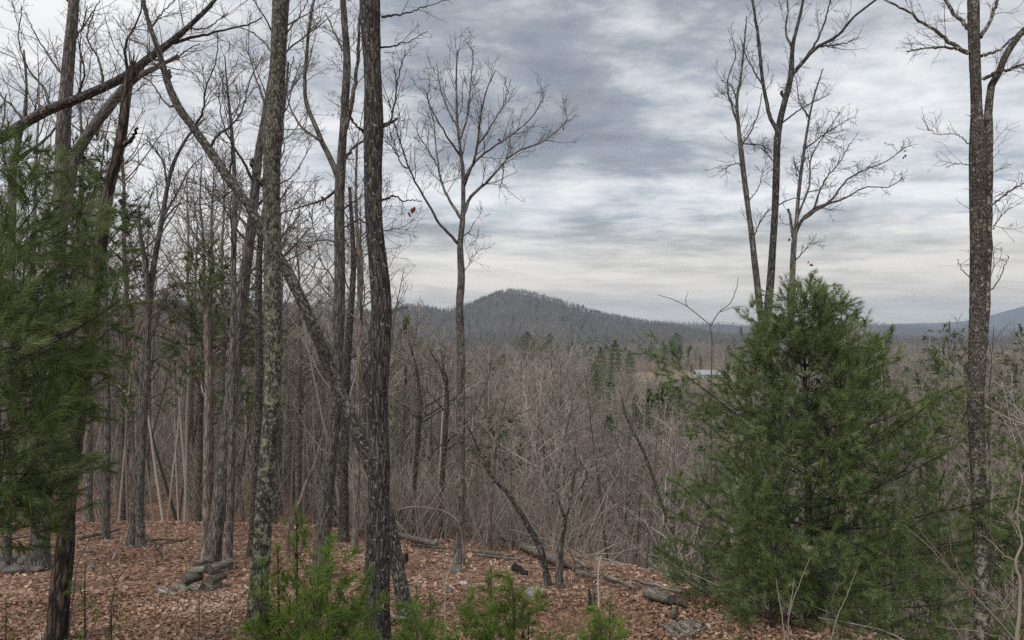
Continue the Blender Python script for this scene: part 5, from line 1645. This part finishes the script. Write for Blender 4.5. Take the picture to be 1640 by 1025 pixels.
# ------------------------------------------------------------------ bare shrubs close by
M_SHRUB = twig_mat('tan_shrub_stems', (0.12, 0.098, 0.082), (0.32, 0.27, 0.225), 0.3)


def shrub(label, lines, d, mat, seed, twig=(4, 0.22, 5, 0.1), name='bare_shrub', budm=None, zfix=True):
    g2 = np.random.default_rng(seed)
    P0 = at(*lines[0][0][0], d)
    base = np.array([P0[0], d, float(H(P0[0], d))])
    root = thing(name, label, 'shrub', base)
    LP, LR = [], []
    for i, (pts, w0, w1) in enumerate(lines):
        pp = [(a, b, 0.72 * (w0 + (w1 - w0) * k / (len(pts) - 1))) for k, (a, b) in enumerate(pts)]
        p, r_ = line3(pp, d, d + g2.uniform(-0.3, 0.3) if i else d, 20)
        if pts[0][1] > 985 or i == 0:
            low = np.array([p[0, 0], p[0, 1], min(float(H(p[0, 0], p[0, 1])) - 0.05, p[0, 2] - 0.02)])
            if p[0, 2] - low[2] > 0.08:
                c = catmull(np.concatenate([np.concatenate([low, [r_[0]]])[None], np.concatenate([p, r_[:, None]], 1)]), 24)
                p, r_ = c[:, :3], c[:, 3]
        c = catmull(np.concatenate([p, r_[:, None]], 1), 24)
        p, r_ = c[:, :3], np.maximum(c[:, 3], 0.0012)
        p[1:] += g2.normal(0, 0.0025, p[1:].shape)
        add_tubes(MB(), p, r_, 6, tint=0.7).build('stem', mat, root)
        LP.append(p)
        LR.append(r_)
    tm = MB()
    P2, R2 = grow(np.array(LP), np.array(LR), twig[0], twig[1], (40, 10), 6, 0.1, 0.06, g2, 0.3, 1, 0.0014)
    if len(P2):
        add_tubes(tm, P2, R2, 3, tint=0.6)
        P3, R3 = grow(P2, R2, twig[2], twig[3], (42, 12), 4, 0.12, 0.05, g2, 0.2, 1, 0.0011)
        if len(P3):
            add_tubes(tm, P3, R3, 3, tint=0.6)
        tm.build('twigs', mat, root, kind='stuff')
        if budm:
            bm_ = MB()
            for Q in (P2, P3):
                leaf_faces(bm_, Q[:, -1], g2, 0.022, tilt=1.0)
            bm_.build('buds', budm, root, smooth=False, kind='stuff')
    return root


shrub('arching pale stemmed shrub with reddish buds crossing the foot of the double trunk at right',
      [([(1632, 1035), (1600, 995), (1565, 960), (1540, 935), (1510, 900), (1480, 868), (1447, 840)], 5, 1.5), ([(1565, 960), (1540, 920), (1528, 895), (1522, 878), (1521, 852)], 3, 1.2), ([(1540, 935), (1508, 892), (1480, 858), (1460, 825), (1448, 808)], 3, 1.2),
       ([(1632, 1020), (1600, 960), (1560, 942), (1530, 930)], 3, 1.2)], 6.6, M_SHRUB, 1, twig=(3.5, 0.2, 4, 0.08), budm=M_DEADLEAF)
shrub('crooked pale stemmed shrub at the right edge in front of the dense green pine',
      [([(1627, 1040), (1632, 985), (1634, 935), (1627, 900), (1637, 872), (1631, 845), (1624, 835)], 9, 3), ([(1637, 872), (1630, 830), (1633, 790), (1640, 755)], 4, 2), ([(1632, 900), (1610, 890), (1590, 870), (1575, 858)], 3, 1.2), ([(1634, 935), (1610, 975), (1580, 960)], 3, 1.2),
       ([(1632, 860), (1620, 830), (1625, 800)], 3, 1.2)], 6.2, M_SHRUB, 2, twig=(3, 0.2, 4, 0.1))
shrub('low pale stem crossing the bottom right, left of the double trunk', [([(1545, 1030), (1530, 1005), (1518, 985), (1514, 975)], 3, 1.5), ([(1600, 1022), (1560, 1010), (1530, 1008), (1500, 1003)], 2.5, 1)], 6.8, M_SHRUB, 3)
shrub('spray of straw coloured thin stems in front of the lower big pine', [([(1262, 1035), (1264, 985), (1280, 935), (1298, 892)], 3, 1.2), ([(1258, 1035), (1252, 985), (1245, 945), (1243, 925)], 3, 1.2), ([(1262, 985), (1268, 955), (1272, 925)], 2, 1),
      ([(1330, 1030), (1340, 990), (1358, 950), (1370, 915)], 3, 1.2), ([(1340, 990), (1332, 965), (1345, 930)], 2, 1), ([(1318, 1030), (1325, 1000), (1322, 970)], 2, 1)], 7.2, M_SHRUB, 4, twig=(3, 0.15, 3, 0.08))
shrub('thin dark forked stem rising from the leaves at the lower left', [([(174, 1035), (178, 985), (182, 950), (186, 933), (200, 912), (215, 888)], 3.5, 1.3), ([(186, 933), (176, 915), (168, 900)], 2, 1)], 7.0, M_TWIG, 5, twig=(2.5, 0.12, 2, 0.08))
shrub('thin dark twig standing in the leaves below the cut log pile', [([(318, 1030), (319, 985), (320, 955), (321, 935)], 2.5, 1.2), ([(363, 1030), (370, 990), (374, 970), (376, 945)], 2.5, 1.2)], 7.4, M_TWIG, 6, twig=(3, 0.1, 2, 0.06))
shrub('slender bare sapling stem left of the pine sapling with the tall leader', [([(713, 1010), (713, 960), (713, 935), (702, 915), (690, 905)], 3, 1.2), ([(713, 935), (722, 905), (735, 880)], 2, 1)], 8.0, M_TWIG_MID, 7, twig=(4, 0.25, 5, 0.12))
shrub('tall thin whip standing right of the wide pale topped stump', [([(955, 1035), (951, 985), (948, 930), (948, 880), (946, 845)], 2.8, 1.1)], 8.0, M_TWIG, 8, twig=(3.5, 0.2, 3, 0.1))
shrub('grey sapling stem in the clearing right of the tall thin whip', [([(960, 985), (959, 955), (958, 920), (962, 890)], 5, 3), ([(959, 940), (975, 905), (1000, 882), (1030, 870)], 3, 1.2), ([(958, 920), (940, 890), (925, 880)], 3, 1.2)], 10.2, M_TWIG_MID, 9, twig=(4, 0.4, 5, 0.18))
shrub('bare brown stem slanting up beside the leaning dead snag', [([(112, 1000), (118, 950), (124, 905), (140, 870), (160, 840), (190, 815)], 3, 1.2), ([(70, 1035), (60, 990), (45, 960)], 2, 1)], 7.6, M_TWIG, 10, twig=(3, 0.25, 3, 0.1))
shrub('bare branching top of a far thin tree sticking up left of the three stems',
      [([(1139, 620), (1140, 560), (1138, 522), (1122, 508), (1100, 490), (1075, 478), (1052, 472)], 3, 1.1), ([(1138, 522), (1152, 500), (1170, 485), (1180, 460), (1182, 445)], 2.5, 1), ([(1152, 500), (1175, 492), (1195, 490)], 2, 0.9), ([(1100, 490), (1098, 480), (1102, 468)], 1.6, 0.8)],
      15, M_TWIG, 11, twig=(2.2, 0.3, 3, 0.14), name='bare_sapling')


# ------------------------------------------------------------------ litter on the ground
def litter():
    g2 = np.random.default_rng(77)
    mb = MB()
    for (n, y0, y1, size) in ((70000, 4.6, 11.5, 0.053), (34000, 11.5, 25, 0.072)):
        y = np.sqrt(g2.uniform(y0 ** 2, y1 ** 2, n))
        x = g2.uniform(-0.76, 0.76, n) * y
        e = np.interp(x, EX, EY)
        ok = (y < e + 5) & (v2(x, y, 1.1, 9.1) + 0.5 * v2(x, y, 3.0, 2.7) + g2.uniform(-0.3, 0.9, n) > -0.35) & ~((x > 3.4) & (g2.uniform(size=n) < 0.3))
        x, y = x[ok], y[ok]
        C = np.stack([x, y, H(x, y) + g2.uniform(0.006, 0.035, len(x))], -1)
        tn = np.clip(g2.beta(2, 2.3, len(x)) + 0.24 * v2(x, y, 0.5, 6) + 0.1 * v2(x, y, 1.7, 3), 0, 1)
        leaf_faces(mb, C, g2, size, tilt=0.38, tint=tn)
    mb.build('leaf_litter', M_LEAF, smooth=False, kind='stuff')
    # dead grass and small dropped sticks
    gm = MB()
    for (px_, py_, n, s_) in ((925, 1012, 260, 0.28), (990, 1000, 140, 0.22), (140, 940, 160, 0.2), (640, 975, 120, 0.2), (760, 990, 120, 0.18)):
        c = ground_hit(px_, py_)
        b = c + g2.normal(0, 0.22, (n, 3)) * np.array([1, 1, 0])
        b[:, 2] = H(b[:, 0], b[:, 1])
        P, R = walk(b, unit(np.stack([g2.normal(0, .35, n), g2.normal(0, .35, n), np.ones(n)], -1)), g2.uniform(0.4, 1.2, n) * s_, np.full(n, 0.0022), 0.0008, 4, 0.12, -0.12, g2)
        add_tubes(gm, P, R, 3, tint=g2.uniform(0, 1, n))
    gm.build('dead_grass', M_GRASS, kind='stuff')
    sm = MB()
    n = 900
    y = np.sqrt(g2.uniform(5 ** 2, 22 ** 2, n))
    x = g2.uniform(-0.75, 0.5, n) * y
    ok = y < np.interp(x, EX, EY) + 3
    x, y = x[ok], y[ok]
    n = len(x)
    a = g2.uniform(0, 6.28, n)
    P, R = walk(np.stack([x, y, H(x, y) + 0.03], -1), np.stack([np.cos(a), np.sin(a), g2.normal(0.0, 0.12, n)], -1), g2.uniform(0.1, 0.7, n), g2.uniform(0.003, 0.008, n), 0.002, 5, 0.1, 0, g2)
    P[:, 1:, 2] = np.maximum(P[:, 1:, 2], H(P[:, 1:, 0], P[:, 1:, 1]) + 0.02)
    add_tubes(sm, P, R, 4, tint=g2.uniform(0, 0.6, n))
    # tangled slash along the line of fallen logs
    m = 130
    ex = g2.uniform(-4.5, 4.5, m)
    ey = np.interp(ex, EX, EY) + g2.normal(1.3, 0.6, m)
    a = g2.uniform(0, 6.28, m)
    P, R = walk(np.stack([ex, ey, H(ex, ey) + 0.05], -1), unit(np.stack([np.cos(a), np.sin(a), g2.uniform(0, 0.6, m)], -1)), g2.uniform(0.5, 2.0, m), g2.uniform(0.005, 0.016, m), 0.003, 7, 0.12, -0.02, g2)
    P[..., 2] = np.maximum(P[..., 2], H(P[..., 0], P[..., 1]) + 0.02)
    add_tubes(sm, P, R, 4, tint=g2.uniform(0.0, 0.6, m))
    sm.build('dropped_twigs', M_TWIG_MID, kind='stuff')


litter()

# ------------------------------------------------------------------ the air
hz = bpy.data.materials.new('haze_air')
hz.use_nodes = True
h = NT(hz.node_tree)
pv = h.n('ShaderNodeVolumePrincipled', {'Color': (0.66, 0.81, 1.0, 1), 'Density': 0.00021, 'Anisotropy': 0.2})
h.n('ShaderNodeOutputMaterial', {1: pv.outputs[0]})
mb = box(MB(), -5640, 5640, -5640, 5640, -32, 190)
mb.build('haze', hz, smooth=False, kind='stuff')
